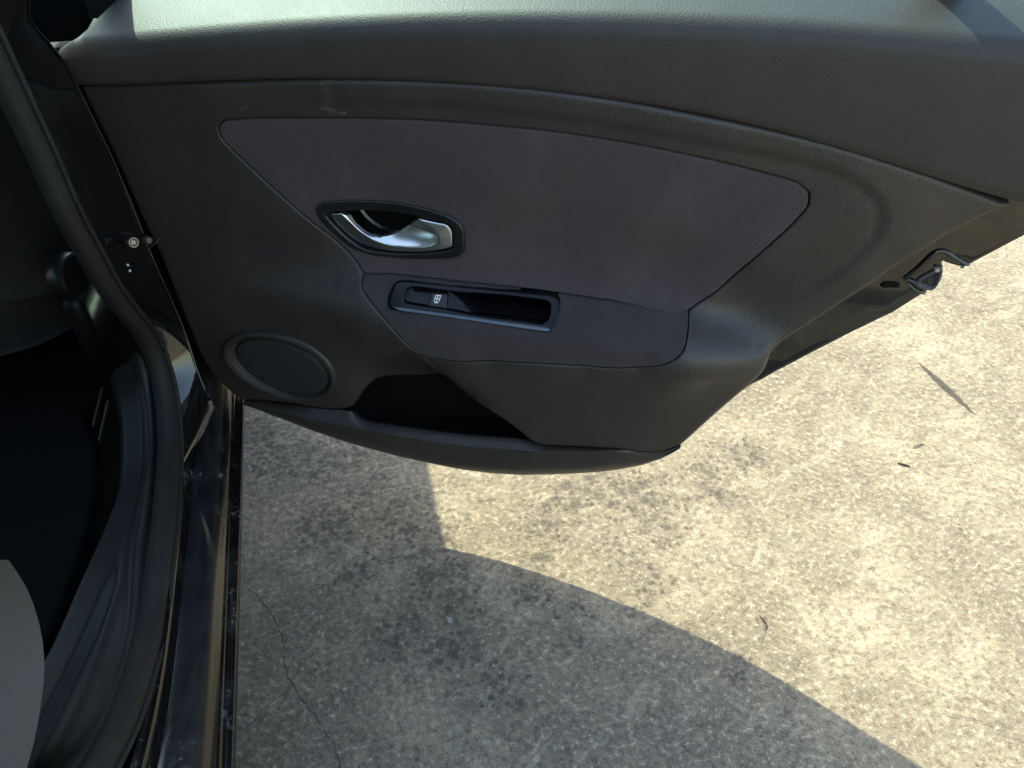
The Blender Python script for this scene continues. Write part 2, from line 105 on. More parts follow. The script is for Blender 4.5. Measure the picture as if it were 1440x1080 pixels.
CRACK = [[-0.2844,0.9518],[-0.2624,0.9275],[-0.2421,0.8917],[-0.2249,0.8547],[-0.2182,0.817],[-0.2187,0.7892],[-0.2122,0.7539],[-0.1946,0.7133],[-0.1667,0.6668],[-0.1427,0.6138],[-0.1346,0.5724]]
MARK = [[1.3396,1.2425],[1.3434,1.1909],[1.3454,1.1443],[1.3505,1.0985],[1.3539,1.0472]]
TWIG = [[1.0845,0.9495],[1.1049,0.936]]
TWIG2 = [[1.1474,0.9853],[1.1756,0.99]]
CURL = [[0.6202,0.6742],[0.6246,0.6553],[0.6182,0.6509]]
PEBBLE = [[0.0723,0.7942]]
OIL = [[0.3991,1.0334,0.079,0.9],[0.2904,0.9721,0.059,0.8],[0.5081,0.9875,0.092,0.9],[0.6679,0.9897,0.079,0.9],[0.7783,1.0487,0.052,0.9],[0.5269,0.9157,0.065,0.6],[0.423,0.8772,0.065,0.5],[0.2658,0.8801,0.039,0.6],[0.4607,0.7839,0.046,0.7],[0.4186,0.7466,0.039,0.6],[0.1925,1.0626,0.039,0.3],[0.061,0.9811,0.079,0.9],[0.0156,1.0658,0.065,0.8],[0.0745,0.8922,0.065,0.9],[0.0896,0.825,0.052,0.8],[-0.1275,1.0623,0.065,0.8],[-0.1471,1.2472,0.079,1.0],[-0.2219,1.287,0.079,1.0],[-0.0855,1.2545,0.059,1.0],[-0.2678,1.3662,0.065,1.0],[-0.0351,1.1369,0.052,0.8],[0.0742,0.7403,0.052,1.0],[-0.019,0.791,0.052,0.8],[0.2236,0.8244,0.052,0.7],[0.1323,0.6586,0.065,0.5],[-0.0809,0.9458,0.065,0.4],[0.2795,0.7345,0.065,0.4],[0.5398,0.5881,0.039,0.6],[0.6262,0.6667,0.013,0.6],[0.6651,0.8021,0.013,0.6]]
STREAK = [[[0.5801,0.9903],[0.7365,0.9632],[0.8835,0.9909],[1.0784,1.0691]],[[0.7828,1.1112],[0.8486,1.185]],[[0.1792,1.148],[0.211,1.0782]]]

CARD_MARKS = [(*SCUFF_STREAK[0], *SCUFF_STREAK[1], 0.003, 0.55), (*SCUFF_STREAK[2], *SCUFF_STREAK[3], 0.002, 0.35), (*SCUFF_STREAK[4], *SCUFF_STREAK[5], 0.009, 0.16)]  # two scuffs, then one broad, faint vertical streak

# ------------------------------------------------------------------ node helpers
class NT:
    def __init__(self, name):
        self.m = bpy.data.materials.new(name)
        self.m.use_nodes = True
        self.t = self.m.node_tree
        self.n = self.t.nodes
        self.n.clear()
        self.out = self.n.new('ShaderNodeOutputMaterial')
        self.co = self.n.new('ShaderNodeTexCoord').outputs['Object']
    def link(self, a, b):
        self.t.links.new(a, b)
    def put(self, sock, v):
        if hasattr(v, 'is_output') or isinstance(v, bpy.types.NodeSocket):
            self.link(v, sock)
        else:
            if isinstance(v, tuple) and len(v) == 3 and sock.type == 'RGBA':
                v = (*v, 1.0)
            sock.default_value = v
    def math(self, op, a, b=0.0, c=0.0, clamp=False):
        n = self.n.new('ShaderNodeMath')
        n.operation = op
        n.use_clamp = clamp
        self.put(n.inputs[0], a); self.put(n.inputs[1], b); self.put(n.inputs[2], c)
        return n.outputs[0]
    def vmath(self, op, a, b=(0, 0, 0)):
        n = self.n.new('ShaderNodeVectorMath')
        n.operation = op
        self.put(n.inputs[0], a)
        if op == 'SCALE':
            self.put(n.inputs['Scale'], b)
        else:
            self.put(n.inputs[1], b)
        return n.outputs['Value'] if op in ('LENGTH', 'DOT_PRODUCT', 'DISTANCE') else n.outputs[0]
    def noise(self, scale, detail=3.0, rough=0.55, vec=None, dist=0.0, color=False):
        n = self.n.new('ShaderNodeTexNoise')
        self.put(n.inputs['Vector'], vec if vec is not None else self.co)
        n.inputs['Scale'].default_value = scale
        n.inputs['Detail'].default_value = detail
        n.inputs['Roughness'].default_value = rough
        n.inputs['Distortion'].default_value = dist
        return n.outputs['Color'] if color else n.outputs[0]
    def voro(self, scale, feature='F1', vec=None, rnd=1.0):
        n = self.n.new('ShaderNodeTexVoronoi')
        n.feature = feature
        self.put(n.inputs['Vector'], vec if vec is not None else self.co)
        n.inputs['Scale'].default_value = scale
        n.inputs['Randomness'].default_value = rnd
        return n.outputs['Distance']
    def rng(self, v, a, b, c=0.0, d=1.0, smooth=True):
        n = self.n.new('ShaderNodeMapRange')
        n.interpolation_type = 'SMOOTHSTEP' if smooth else 'LINEAR'
        self.put(n.inputs['Value'], v)
        for k, x in zip(('From Min', 'From Max', 'To Min', 'To Max'), (a, b, c, d)):
            self.put(n.inputs[k], x)
        return n.outputs[0]
    def mix(self, f, a, b, mode='MIX'):
        n = self.n.new('ShaderNodeMix')
        n.data_type = 'RGBA'
        n.blend_type = mode
        self.put(n.inputs[0], f); self.put(n.inputs[6], a); self.put(n.inputs[7], b)
        return n.outputs[2]
    def bump(self, h, strength, dist, normal=None):
        n = self.n.new('ShaderNodeBump')
        n.inputs['Strength'].default_value = strength
        n.inputs['Distance'].default_value = dist
        self.put(n.inputs['Height'], h)
        if normal is not None:
            self.put(n.inputs['Normal'], normal)
        return n.outputs[0]
    def scaled(self, s):
        return self.vmath('MULTIPLY', self.co, s)
    def pbsdf(self, **kw):
        n = self.n.new('ShaderNodeBsdfPrincipled')
        for k, v in kw.items():
            self.put(n.inputs[k.replace('_', ' ')], v)
        self.link(n.outputs[0], self.out.inputs['Surface'])
        return n

def leather_plastic(name, col, rough=0.5, grain=620.0, bump=0.35, spec=0.35, dust=0.25, marks=()):
    t = NT(name)
    v = t.voro(grain, 'SMOOTH_F1', t.vmath('ADD', t.co, t.vmath('SCALE', t.noise(90, 2, color=True), 0.003)))
    f = t.noise(grain * 2.4, 2)
    h = t.math('ADD', t.math('MULTIPLY', v, 0.8), t.math('MULTIPLY', f, 0.35))
    big = t.noise(9, 4, 0.6)
    smear = t.noise(1.0, 5, 0.65, t.scaled((22, 22, 5)))
    d = t.math('MULTIPLY', t.rng(t.math('MULTIPLY_ADD', smear, 0.6, t.math('MULTIPLY', big, 0.4)), 0.42, 0.72), dust)
    speck = t.rng(t.noise(260, 2, 0.7), 0.70, 0.80)
    d = t.math('ADD', d, t.math('MULTIPLY', speck, 0.16))
    c = t.mix(t.math('MULTIPLY', d, 0.5, clamp=True), col, (0.16, 0.15, 0.135))
    # pale marks: (u0, v0, u1, v1, half width, strength)
    for (a0, b0, a1, b1, hw, st) in marks:
        q = t.vmath('ADD', t.co, t.vmath('SCALE', t.vmath('SUBTRACT', t.noise(160, 3, 0.6, color=True), (0.5, 0.5, 0.5)), hw * 3))
        ap = t.vmath('MULTIPLY', t.vmath('SUBTRACT', q, (a0, 0, b0)), (1, 0, 1))
        ab = (a1 - a0, 0.0, b1 - b0); L2 = ab[0] ** 2 + ab[2] ** 2
        s_ = t.math('DIVIDE', t.vmath('DOT_PRODUCT', ap, ab), L2, clamp=True)
        dd = t.vmath('LENGTH', t.vmath('SUBTRACT', ap, t.vmath('SCALE', ab, s_)))
        k = t.math('MULTIPLY', t.rng(dd, hw * 0.2, hw, 1, 0), t.math('MULTIPLY', t.rng(t.noise(420, 2, 0.7), 0.35, 0.65), st))
        c = t.mix(k, c, (0.20, 0.18, 0.15))
    r = t.math('ADD', rough, t.math('MULTIPLY_ADD', big, 0.06, -0.03))
    t.pbsdf(Base_Color=c, Roughness=r, Specular_IOR_Level=spec, Normal=t.bump(h, bump, 0.0006))
    return t.m

def cloth(name, col, scale=1500.0, bump=0.6, contrast=0.62):
    t = NT(name)
    a = t.vmath('DOT_PRODUCT', t.co, (scale, 0, scale))
    b = t.vmath('DOT_PRODUCT', t.co, (scale, 0, -scale))
    w = t.math('MULTIPLY', t.math('SINE', a), t.math('SINE', b))
    fz = t.noise(1400, 2, 0.6)
    big = t.noise(7, 5, 0.65)
    smear = t.noise(1.0, 4, 0.6, t.scaled((16, 16, 6)))
    lint = t.rng(t.noise(330, 2, 0.7), 0.72, 0.80)
    c = t.mix(t.math('MULTIPLY', t.rng(w, -1, 1, 0, contrast), t.rng(t.noise(240, 2), 0.3, 0.7, 0.5, 1.0)), tuple(x * 0.86 for x in col), tuple(x * 1.7 for x in col))
    c = t.mix(t.math('ADD', t.rng(t.math('MULTIPLY', big, t.math('MULTIPLY', smear, 2)), 0.40, 0.85, 0, 0.16), t.math('MULTIPLY', lint, 0.25)), c, (0.11, 0.103, 0.10))
    h = t.math('ADD', t.math('MULTIPLY', w, 0.5), t.math('MULTIPLY', fz, 0.7))
    t.pbsdf(Base_Color=c, Roughness=0.85, Specular_IOR_Level=0.25, Sheen_Weight=0.12, Sheen_Roughness=0.5,
            Normal=t.bump(h, bump, 0.0005))
    return t.m

def gloss(name, col, rough=0.06, dust=0.12, coat=0.0, dustcol=(0.2, 0.19, 0.17), spec=0.5, scuffs=0.0, tread=None):
    t = NT(name)
    n1 = t.rng(t.noise(14, 5, 0.65), 0.45, 0.8)
    n2 = t.rng(t.noise(300, 2, 0.7), 0.64, 0.76)
    d = t.math('MULTIPLY', t.math('MULTIPLY_ADD', n2, 0.6, t.math('MULTIPLY', n1, 0.5)), dust)
    if scuffs:
        warp = t.vmath('ADD', t.scaled((130, 34, 60)), t.vmath('SCALE', t.noise(12, 3, color=True), 5.0))
        s1 = t.rng(t.noise(1.0, 4, 0.6, warp), 0.60, 0.76)
        warp2 = t.vmath('ADD', t.scaled((60, 190, 60)), t.vmath('SCALE', t.noise(9, 3, color=True), 8.0))
        s2 = t.rng(t.noise(1.0, 3, 0.6, warp2), 0.66, 0.74)
        zone = t.rng(t.noise(7, 3), 0.42, 0.62)
        sm = t.rng(t.noise(40, 5, 0.7), 0.55, 0.8)
        d = t.math('ADD', d, t.math('MULTIPLY', t.math('MULTIPLY', t.math('ADD', s1, t.math('MULTIPLY_ADD', sm, 0.5, s2)), zone), scuffs))
    d = t.math('MULTIPLY', d, 1.0, clamp=True)
    c = t.mix(d, col, dustcol)
    r = t.math('ADD', rough, t.math('MULTIPLY', d, 0.6))
    if tread:      # the strip shoes rub dull
        sx = t.n.new('ShaderNodeSeparateXYZ'); t.link(t.co, sx.inputs[0])
        tm = t.math('MULTIPLY', t.rng(sx.outputs[0], tread[0], tread[0] + 0.006), t.rng(sx.outputs[0], tread[1] - 0.006, tread[1], 1, 0))
        wear = t.rng(t.noise(1.0, 4, 0.6, t.scaled((90, 14, 40))), 0.35, 0.7, 0.35, 1.0)
        c = t.mix(t.math('MULTIPLY', tm, t.math('MULTIPLY', wear, 0.22)), c, (0.075, 0.074, 0.074))
        r = t.math('ADD', r, t.math('MULTIPLY', tm, 0.42))
        spec = t.math('MULTIPLY_ADD', tm, -0.40, spec)
    t.pbsdf(Base_Color=c, Roughness=r, Specular_IOR_Level=spec, Coat_Weight=coat, Coat_Roughness=0.03,
            Normal=t.bump(t.noise(45, 2), 0.04, 0.002))
    return t.m

def rubber(name, col, rough=0.55):
    t = NT(name)
    c = t.mix(t.rng(t.noise(1, 4, 0.6, t.scaled((60, 30, 30))), 0.5, 0.85, 0, 0.35), col, tuple(x * 2.4 + 0.01 for x in col))
    t.pbsdf(Base_Color=c, Roughness=rough, Specular_IOR_Level=0.28, Normal=t.bump(t.noise(900, 2), 0.12, 0.0005))
    return t.m

def metal(name, col, rough=0.25, brushed=0.0):
    t = NT(name)
    n = t.noise(500, 2)
    t.pbsdf(Base_Color=t.mix(t.rng(t.noise(60, 3), 0.45, 0.8, 0, 0.25), col, tuple(x * 0.7 for x in col)), Metallic=1.0,
            Roughness=t.math('ADD', rough, t.math('MULTIPLY_ADD', n, 0.08, -0.04)),
            Normal=t.bump(n, 0.03, 0.0005))
    return t.m

def glass_mat(name, tint):
    t = NT(name)
    tr = t.n.new('ShaderNodeBsdfTransparent'); t.put(tr.inputs[0], tint)
    gl = t.n.new('ShaderNodeBsdfGlossy'); gl.inputs['Roughness'].default_value = 0.01
    fr = t.n.new('ShaderNodeFresnel')
    geo = t.n.new('ShaderNodeNewGeometry')
    t.link(t.math('MULTIPLY_ADD', geo.outputs['Backfacing'], 1 / 1.5 - 1.5, 1.5), fr.inputs[0])      # a thin pane: the same on both faces
    mx = t.n.new('ShaderNodeMixShader')
    t.link(fr.outputs[0], mx.inputs[0]); t.link(tr.outputs[0], mx.inputs[1]); t.link(gl.outputs[0], mx.inputs[2])
    t.link(mx.outputs[0], t.out.inputs['Surface'])
    return t.m

def plain(name, col, rough=0.5, spec=0.4, bump=0.0, bs=300):
    t = NT(name)
    c = t.mix(t.rng(t.noise(30, 4), 0.35, 0.75, 0, 0.35), col, tuple(x * 0.6 for x in col))
    t.pbsdf(Base_Color=c, Roughness=rough, Specular_IOR_Level=spec, Normal=t.bump(t.noise(bs, 3), bump, 0.001))
    return t.m

M = {}
M['card'] = leather_plastic('door_card_plastic', (0.0345, 0.0278, 0.0240), 0.44, grain=430, bump=0.75, spec=0.5, dust=0.12, marks=CARD_MARKS)
M['pad'] = leather_plastic('soft_top_pad', (0.0385, 0.0322, 0.0283), 0.55, grain=560, bump=0.7, spec=0.36, dust=0.10)
M['insert'] = cloth('woven_cloth', (0.0540, 0.0405, 0.0405))
M['armrest'] = cloth('armrest_cloth', (0.0385, 0.0298, 0.0295), scale=1650)
M['paint'] = gloss('black_paint', (0.0030, 0.0032, 0.0035), 0.045, 0.10, coat=0.6)
M['sill'] = gloss('scuffed_black_paint', (0.0035, 0.0036, 0.0038), 0.13, 0.35, coat=0.0, scuffs=1.8, dustcol=(0.13, 0.127, 0.125), tread=(0.812, 0.853))
M['flange'] = gloss('dusty_black_paint', (0.0035, 0.0035, 0.0034), 0.05, 0.06, coat=0.6)
M['piano'] = gloss('gloss_black_plastic', (0.003, 0.0032, 0.0038), 0.12, 0.02, spec=0.22)
M['satin_black'] = gloss('satin_black_plastic', (0.010, 0.010, 0.0105), 0.34, 0.06)
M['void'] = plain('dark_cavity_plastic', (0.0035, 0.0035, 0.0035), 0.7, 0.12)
M['rubber'] = rubber('seal_rubber', (0.0135, 0.0122, 0.011), 0.66)
M['trim'] = leather_plastic('sill_trim_plastic', (0.0062, 0.0062, 0.0065), 0.47, bump=0.2, dust=0.08)
M['carpet'] = plain('black_carpet', (0.006, 0.006, 0.0062), 0.95, 0.1, 0.9, 700)
M['silver'] = metal('satin_silver', (0.74, 0.74, 0.72), 0.30)
M['steel'] = metal('dull_steel', (0.24, 0.225, 0.21), 0.42)
M['latch'] = plain('latch_grey_plastic', (0.060, 0.057, 0.060), 0.40, 0.5)
M['white'] = plain('white_print', (0.78, 0.78, 0.78), 0.5)
M['bar'] = gloss('sky_tinted_satin_trim', (0.085, 0.11, 0.14), 0.30, 0.03)  # sky reflection on the bezel lip, painted in as a blue-grey base colour
M['seat_dark'] = cloth('dark_seat_cloth', (0.017, 0.0145, 0.012), scale=2500)
M['seat_grey'] = cloth('grey_seat_cloth', (0.090, 0.079, 0.068), scale=2300, bump=0.25, contrast=0.25)
M['glass'] = glass_mat('green_tinted_glass', (0.53, 0.73, 0.80))
M['tyre'] = plain('tyre_rubber', (0.02, 0.02, 0.02), 0.8, 0.3, 0.4, 120)
M['tan'] = plain('bolt_tan', (0.45, 0.36, 0.30), 0.5)
M['chip'] = plain('chipped_paint', (0.6, 0.6, 0.58), 0.6)
M['liner'] = plain('dark_headliner', (0.05, 0.05, 0.048), 0.9, 0.1)
M['red'] = plain('red_lamp_plastic', (0.35, 0.012, 0.012), 0.15)
M['lamp'] = plain('clear_lamp', (0.5, 0.5, 0.5), 0.1)

# ------------------------------------------------------------------ object helpers
def link(o, parent=None):
    COL.objects.link(o)
    if parent is not None:
        o.parent = parent
    return o

def mesh_obj(name, verts, faces, mat, parent=None, smooth=True, crease=None):
    me = bpy.data.meshes.new(name)
    me.from_pydata([tuple(map(float, v)) for v in verts], [], [tuple(map(int, f)) for f in faces])
    me.materials.append(mat)
    if smooth:
        me.polygons.foreach_set('use_smooth', [True] * len(me.polygons))
    me.update()
    if crease is not None:
        me.set_sharp_from_angle(angle=math.radians(crease))
    return link(bpy.data.objects.new(name, me), parent)

def bm_obj(name, bm, mat, parent=None, crease=35):
    bmesh.ops.recalc_face_normals(bm, faces=bm.faces)
    me = bpy.data.meshes.new(name)
    bm.to_mesh(me); bm.free()
    me.materials.append(mat)
    me.polygons.foreach_set('use_smooth', [True] * len(me.polygons))
    me.set_sharp_from_angle(angle=math.radians(crease))
    return link(bpy.data.objects.new(name, me), parent)

def empty(name, loc=(0, 0, 0), parent=None):
    o = bpy.data.objects.new(name, None)
    o.empty_display_size = 0.1
    o.location = loc
    return link(o, parent)

def tag(o, label=None, cat=None, group=None, kind=None):
    for k, v in (('label', label), ('category', cat), ('group', group), ('kind', kind)):
        if v:
            o[k] = v
    return o

def catmull(pts, step, closed=False, sharp=60.0):
    """resample a polyline through its points; corners sharper than `sharp` degrees stay sharp"""
    P = np.asarray(pts, float)
    n = len(P)
    if closed:
        prv, nxt = np.roll(P, 1, 0), np.roll(P, -1, 0)
    else:
        prv = np.vstack([2 * P[0] - P[1], P[:-1]]); nxt = np.vstack([P[1:], 2 * P[-1] - P[-2]])
    a = P - prv; b = nxt - P
    la = np.linalg.norm(a, axis=1) + 1e-12; lb = np.linalg.norm(b, axis=1) + 1e-12
    cosang = np.einsum('ij,ij->i', a, b) / (la * lb)
    corner = cosang < math.cos(math.radians(sharp))
    tdir = a / la[:, None] * lb[:, None] + b / lb[:, None] * la[:, None]
    tdir /= (np.linalg.norm(tdir, axis=1)[:, None] + 1e-12)
    out = []
    for i in range(n if closed else n - 1):
        j = (i + 1) % n
        L = np.linalg.norm(P[j] - P[i])
        d = (P[j] - P[i]) / (L + 1e-12)
        m0 = d * L if corner[i] else tdir[i] * min(L, 1.6 * min(la[i], lb[i]))
        m1 = d * L if corner[j] else tdir[j] * min(L, 1.6 * min(la[j], lb[j]))
        k = max(1, int(round(L / step)))
        for q in range(k):
            s = q / k
            h = (2 * s ** 3 - 3 * s ** 2 + 1) * P[i] + (s ** 3 - 2 * s ** 2 + s) * m0 + (-2 * s ** 3 + 3 * s ** 2) * P[j] + (s ** 3 - s ** 2) * m1
            out.append(h)
    if not closed:
        out.append(P[-1])
    return np.array(out)

def inside(pts, poly):
    x, y = pts[:, 0][:, None], pts[:, 1][:, None]
    x0, y0 = poly[:, 0][None], poly[:, 1][None]
    x1, y1 = np.roll(poly[:, 0], -1)[None], np.roll(poly[:, 1], -1)[None]
    res = np.zeros(len(pts), bool)
    for s in range(0, len(pts), 4000):
        xx, yy = x[s:s + 4000], y[s:s + 4000]
        c = ((y0 > yy) != (y1 > yy)) & (xx < (x1 - x0) * (yy - y0) / (y1 - y0 + 1e-15) + x0)
        res[s:s + 4000] = (c.sum(1) % 2) == 1
    return res

def dist(pts, poly, closed=True):
    a = poly if closed else poly[:-1]
    b = np.roll(poly, -1, 0) if closed else poly[1:]
    ab = b - a
    L2 = (ab ** 2).sum(1) + 1e-15
    res = np.empty(len(pts))
    for s in range(0, len(pts), 3000):
        p = pts[s:s + 3000]
        ap = p[:, None] - a[None]
        tt = np.clip((ap * ab[None]).sum(2) / L2[None], 0, 1)
        res[s:s + 3000] = np.sqrt((((ap - tt[..., None] * ab[None])) ** 2).sum(2).min(1))
    return res

def roll_off(d, r):
    x = np.clip(d / r, 0, 1)
    return r * (1 - np.sqrt(np.clip(1 - (1 - x) ** 2, 0, 1)))

def panel(name, outline, field, mat, parent, holes=(), res=0.005, roll=0.002, hole_roll=0.002, skirt=0.008, hole_skirt=None,
          roll_w=None, to3d=None, squash=1.0, crease=50):
    """a solid-looking skin over an outlined area: relief from field(), rounded rims, and skirts that turn back behind the rim"""
    to3d = to3d or (lambda p, d: np.c_[p[:, 0], -d, p[:, 1]])
    rings = [np.asarray(outline, float)] + [np.asarray(h, float) for h in holes]
    hole_skirt = skirt if hole_skirt is None else hole_skirt
    P = []; E = []
    for ring in rings:
        b = len(P); n = len(ring)
        P += [tuple(p) for p in ring]
        E += [(b + i, b + (i + 1) % n) for i in range(n)]
    nb = len(P)
    ext = []
    for k, ring in enumerate(rings):
        r = roll if k == 0 else hole_roll
        if r <= 0:
            continue
        t = np.roll(ring, -1, 0) - np.roll(ring, 1, 0)
        t /= np.linalg.norm(t, axis=1)[:, None] + 1e-12
        nrm = np.c_[-t[:, 1], t[:, 0]]
        for sgn in (1, -1):
            for f in (0.08, 0.3, 0.65, 1.05):
                q = ring + sgn * nrm * r * f
                dd = np.min([dist(q, g) for g in rings], axis=0)
                ext.append(q[dd > 0.92 * r * f])
    lo, hi = rings[0].min(0), rings[0].max(0)
    gx = np.arange(lo[0], hi[0], res); gy = np.arange(lo[1], hi[1], res * 0.87)
    XX, YY = np.meshgrid(gx, gy)
    XX = XX + (np.arange(len(gy)) % 2)[:, None] * res * 0.5
    g = np.c_[XX.ravel(), YY.ravel()]
    allp = np.vstack([g] + ext) if ext else g
    ok = inside(allp, rings[0])
    for h in rings[1:]:
        ok &= ~inside(allp, h)
    allp = allp[ok]
    isg = np.r_[np.ones(len(g), bool), np.zeros(len(np.vstack([g] + ext)) - len(g), bool)][ok] if ext else np.ones(len(allp), bool)
    dall = np.min([dist(allp, q) for q in rings], axis=0)
    keep = np.where(isg, dall > max(res * 0.45, 1.2 * max(roll, hole_roll)), dall > 1e-5)
    allp = allp[keep]
    P += [tuple(p) for p in allp]
    res_cdt = delaunay_2d_cdt([Vector(p) for p in P], E, [], 0, 1e-7)
    V = np.array([(v.x, v.y) for v in res_cdt[0]])
    F = np.array([f for f in res_cdt[2] if len(f) == 3])
    cen = V[F].mean(1)
    ok = inside(cen, rings[0])
    for h in rings[1:]:
        ok &= ~inside(cen, h)
    F = F[ok]
    d = field(V)
    if roll > 0:
        d = d - squash * roll_off(dist(V, rings[0]), roll) * (roll_w(V) if roll_w else 1.0)
    for h in rings[1:]:
        if hole_roll > 0:
            d = d - squash * roll_off(dist(V, h), hole_roll)
    verts = list(to3d(V, d))
    faces = [tuple(f) for f in F]
    cnt = {}
    for f in faces:
        for a, b in ((f[0], f[1]), (f[1], f[2]), (f[2], f[0])):
            cnt[(a, b)] = cnt.get((a, b), 0) + 1
    hole_d = np.min([dist(V, h) for h in rings[1:]], axis=0) if len(rings) > 1 else np.full(len(V), 9.0)
    back = {}
    for (a, b), c in list(cnt.items()):
        if (b, a) in cnt:
            continue
        for v in (a, b):
            if v not in back:
                s = hole_skirt if hole_d[v] < 1e-5 else skirt
                back[v] = len(verts)
                verts.append(to3d(V[v:v + 1], d[v:v + 1] - s)[0])
        faces.append((b, a, back[a], back[b]))
    o = mesh_obj(name, verts, faces, mat, parent, crease=crease)
    return o

def tube(name, path, radius, mat, parent=None, seg=14, flat=1.0, closed=False, cap=True, upv=(0, 0, 1)):
    P = np.asarray(path, float); n = len(P)
    rad = np.broadcast_to(np.asarray(radius, float), (n,))
    T = np.gradient(P, axis=0); T /= np.linalg.norm(T, axis=1)[:, None]
    verts = []; faces = []
    for i in range(n):
        s = np.cross(T[i], upv); s /= np.linalg.norm(s) + 1e-9
        w = np.cross(s, T[i])
        for k in range(seg):
            a = 2 * math.pi * k / seg
            verts.append(P[i] + rad[i] * (math.cos(a) * s + flat * math.sin(a) * w))
    for i in range(n - 1):
        for k in range(seg):
            faces.append((i * seg + k, i * seg + (k + 1) % seg, (i + 1) * seg + (k + 1) % seg, (i + 1) * seg + k))
    if cap:
        faces.append(tuple(range(seg))); faces.append(tuple((n - 1) * seg + k for k in range(seg)))
    return mesh_obj(name, verts, faces, mat, parent, crease=50)

def sweep(name, sections, mat, parent=None, crease=40, close=False, thick=0.0):
    """quads between successive sections (each a list of points)"""
    n = len(sections[0]); verts = [p for s in sections for p in s]; faces = []
    for i in range(len(sections) - 1):
        for k in range(n if close else n - 1):
            a = i * n + k; b = i * n + (k + 1) % n
            faces.append((a, b, b + n, a + n))
    o = mesh_obj(name, verts, faces, mat, parent, crease=crease)
    if thick:
        m = o.modifiers.new('thickness', 'SOLIDIFY'); m.thickness = thick; m.offset = -1
    return o

def lathe(name, prof, mat, parent, mtx, seg=40, crease=35):
    """prof: (radius, height) pairs, spun round local z, placed by mtx"""
    verts = []; faces = []
    n = len(prof)
    for r, h in prof:
        for k in range(seg):
            a = 2 * math.pi * k / seg
            verts.append(mtx @ Vector((r * math.cos(a), r * math.sin(a), h)))
    for i in range(n - 1):
        for k in range(seg):
            faces.append((i * seg + k, i * seg + (k + 1) % seg, (i + 1) * seg + (k + 1) % seg, (i + 1) * seg + k))
    if prof[-1][0] > 1e-6:
        faces.append(tuple((n - 1) * seg + k for k in range(seg)))
    return mesh_obj(name, verts, faces, mat, parent, crease=crease)

def rbox(name, size, loc, mat, parent, bevel=0.01, rot=(0, 0, 0), seg=3, taper=None):
    bm = bmesh.new()
    bmesh.ops.create_cube(bm, size=1.0)
    for v in bm.verts:
        if taper and v.co.z > 0:
            v.co.x *= taper; v.co.y *= taper
        v.co = Vector((v.co.x * size[0], v.co.y * size[1], v.co.z * size[2]))
    bmesh.ops.bevel(bm, geom=list(bm.edges), offset=bevel, segments=seg, affect='EDGES', profile=0.5)
    bmesh.ops.transform(bm, matrix=Matrix.Translation(loc) @ Matrix.Rotation(rot[2], 4, 'Z') @ Matrix.Rotation(rot[1], 4, 'Y') @ Matrix.Rotation(rot[0], 4, 'X'), verts=bm.verts)
    return bm_obj(name, bm, mat, parent)

# ------------------------------------------------------------------ ground: one concrete sheet to the horizon
def axis_coords(a, b, step, far=260.0):
    core = np.arange(a, b + 1e-6, step)
    d = step * 1.5; out = []; x = 0
    while x < far:
        x += d; d *= 1.35; out.append(x)
    out = np.array(out)
    return np.r_[(a - out)[::-1], core, b + out]

def vnoise(x, y, s, seed):
    r = np.random.default_rng(seed)
    tab = r.random((256, 256))
    X = x * s + 1000.5; Y = y * s + 1000.5
    i = np.floor(X).astype(int); j = np.floor(Y).astype(int)
    fx = X - i; fy = Y - j
    fx = fx * fx * (3 - 2 * fx); fy = fy * fy * (3 - 2 * fy)
    g = lambda a, b: tab[a % 256, b % 256]
    return (g(i, j) * (1 - fx) + g(i + 1, j) * fx) * (1 - fy) + (g(i, j + 1) * (1 - fx) + g(i + 1, j + 1) * fx) * fy

gxs = axis_coords(-0.35, 2.1, 0.005)
gys = axis_coords(0.2, 2.1, 0.005)
GX, GY = np.meshgrid(gxs, gys)
fade = np.clip(1 - np.maximum(np.maximum(-0.35 - GX, GX - 2.1), np.maximum(0.2 - GY, GY - 2.1)) / 0.05, 0, 1)
hz = (vnoise(GX, GY, 9, 1) - 0.5) * 0.0035 + (vnoise(GX, GY, 38, 2) - 0.5) * 0.0016 + (vnoise(GX * 1.6 + GY, GY - 0.5 * GX, 110, 3) - 0.5) * 0.0011
GZ = hz * fade - 0.002
oil = np.zeros_like(GX)
for (ox, oy, r, s) in OIL:
    oil = np.maximum(oil, s * np.exp(-((GX - ox) ** 2 + (GY - oy) ** 2) / (2 * (r * 0.62) ** 2)))
nx, ny = len(gxs), len(gys)
gv = np.c_[GX.ravel(), GY.ravel(), GZ.ravel()].astype(np.float32)
idx = np.arange(nx * ny).reshape(ny, nx)
gf = np.stack([idx[:-1, :-1], idx[:-1, 1:], idx[1:, 1:], idx[1:, :-1]], -1).reshape(-1, 4)
gme = bpy.data.meshes.new('ground')
gme.vertices.add(len(gv)); gme.vertices.foreach_set('co', gv.ravel())
gme.loops.add(gf.size); gme.loops.foreach_set('vertex_index', gf.ravel().astype(np.int32))
gme.polygons.add(len(gf)); gme.polygons.foreach_set('loop_start', (np.arange(len(gf)) * 4).astype(np.int32))
gme.polygons.foreach_set('loop_total', np.full(len(gf), 4, np.int32))
gme.polygons.foreach_set('use_smooth', [True] * len(gf))
gme.update(calc_edges=True)
at = gme.attributes.new('oil_stain', 'FLOAT', 'POINT')
at.data.foreach_set('value', oil.ravel().astype(np.float32))
ground = link(bpy.data.objects.new('ground', gme))
tag(ground, 'weathered pale concrete yard with oil spots and hairline crack', kind='structure')

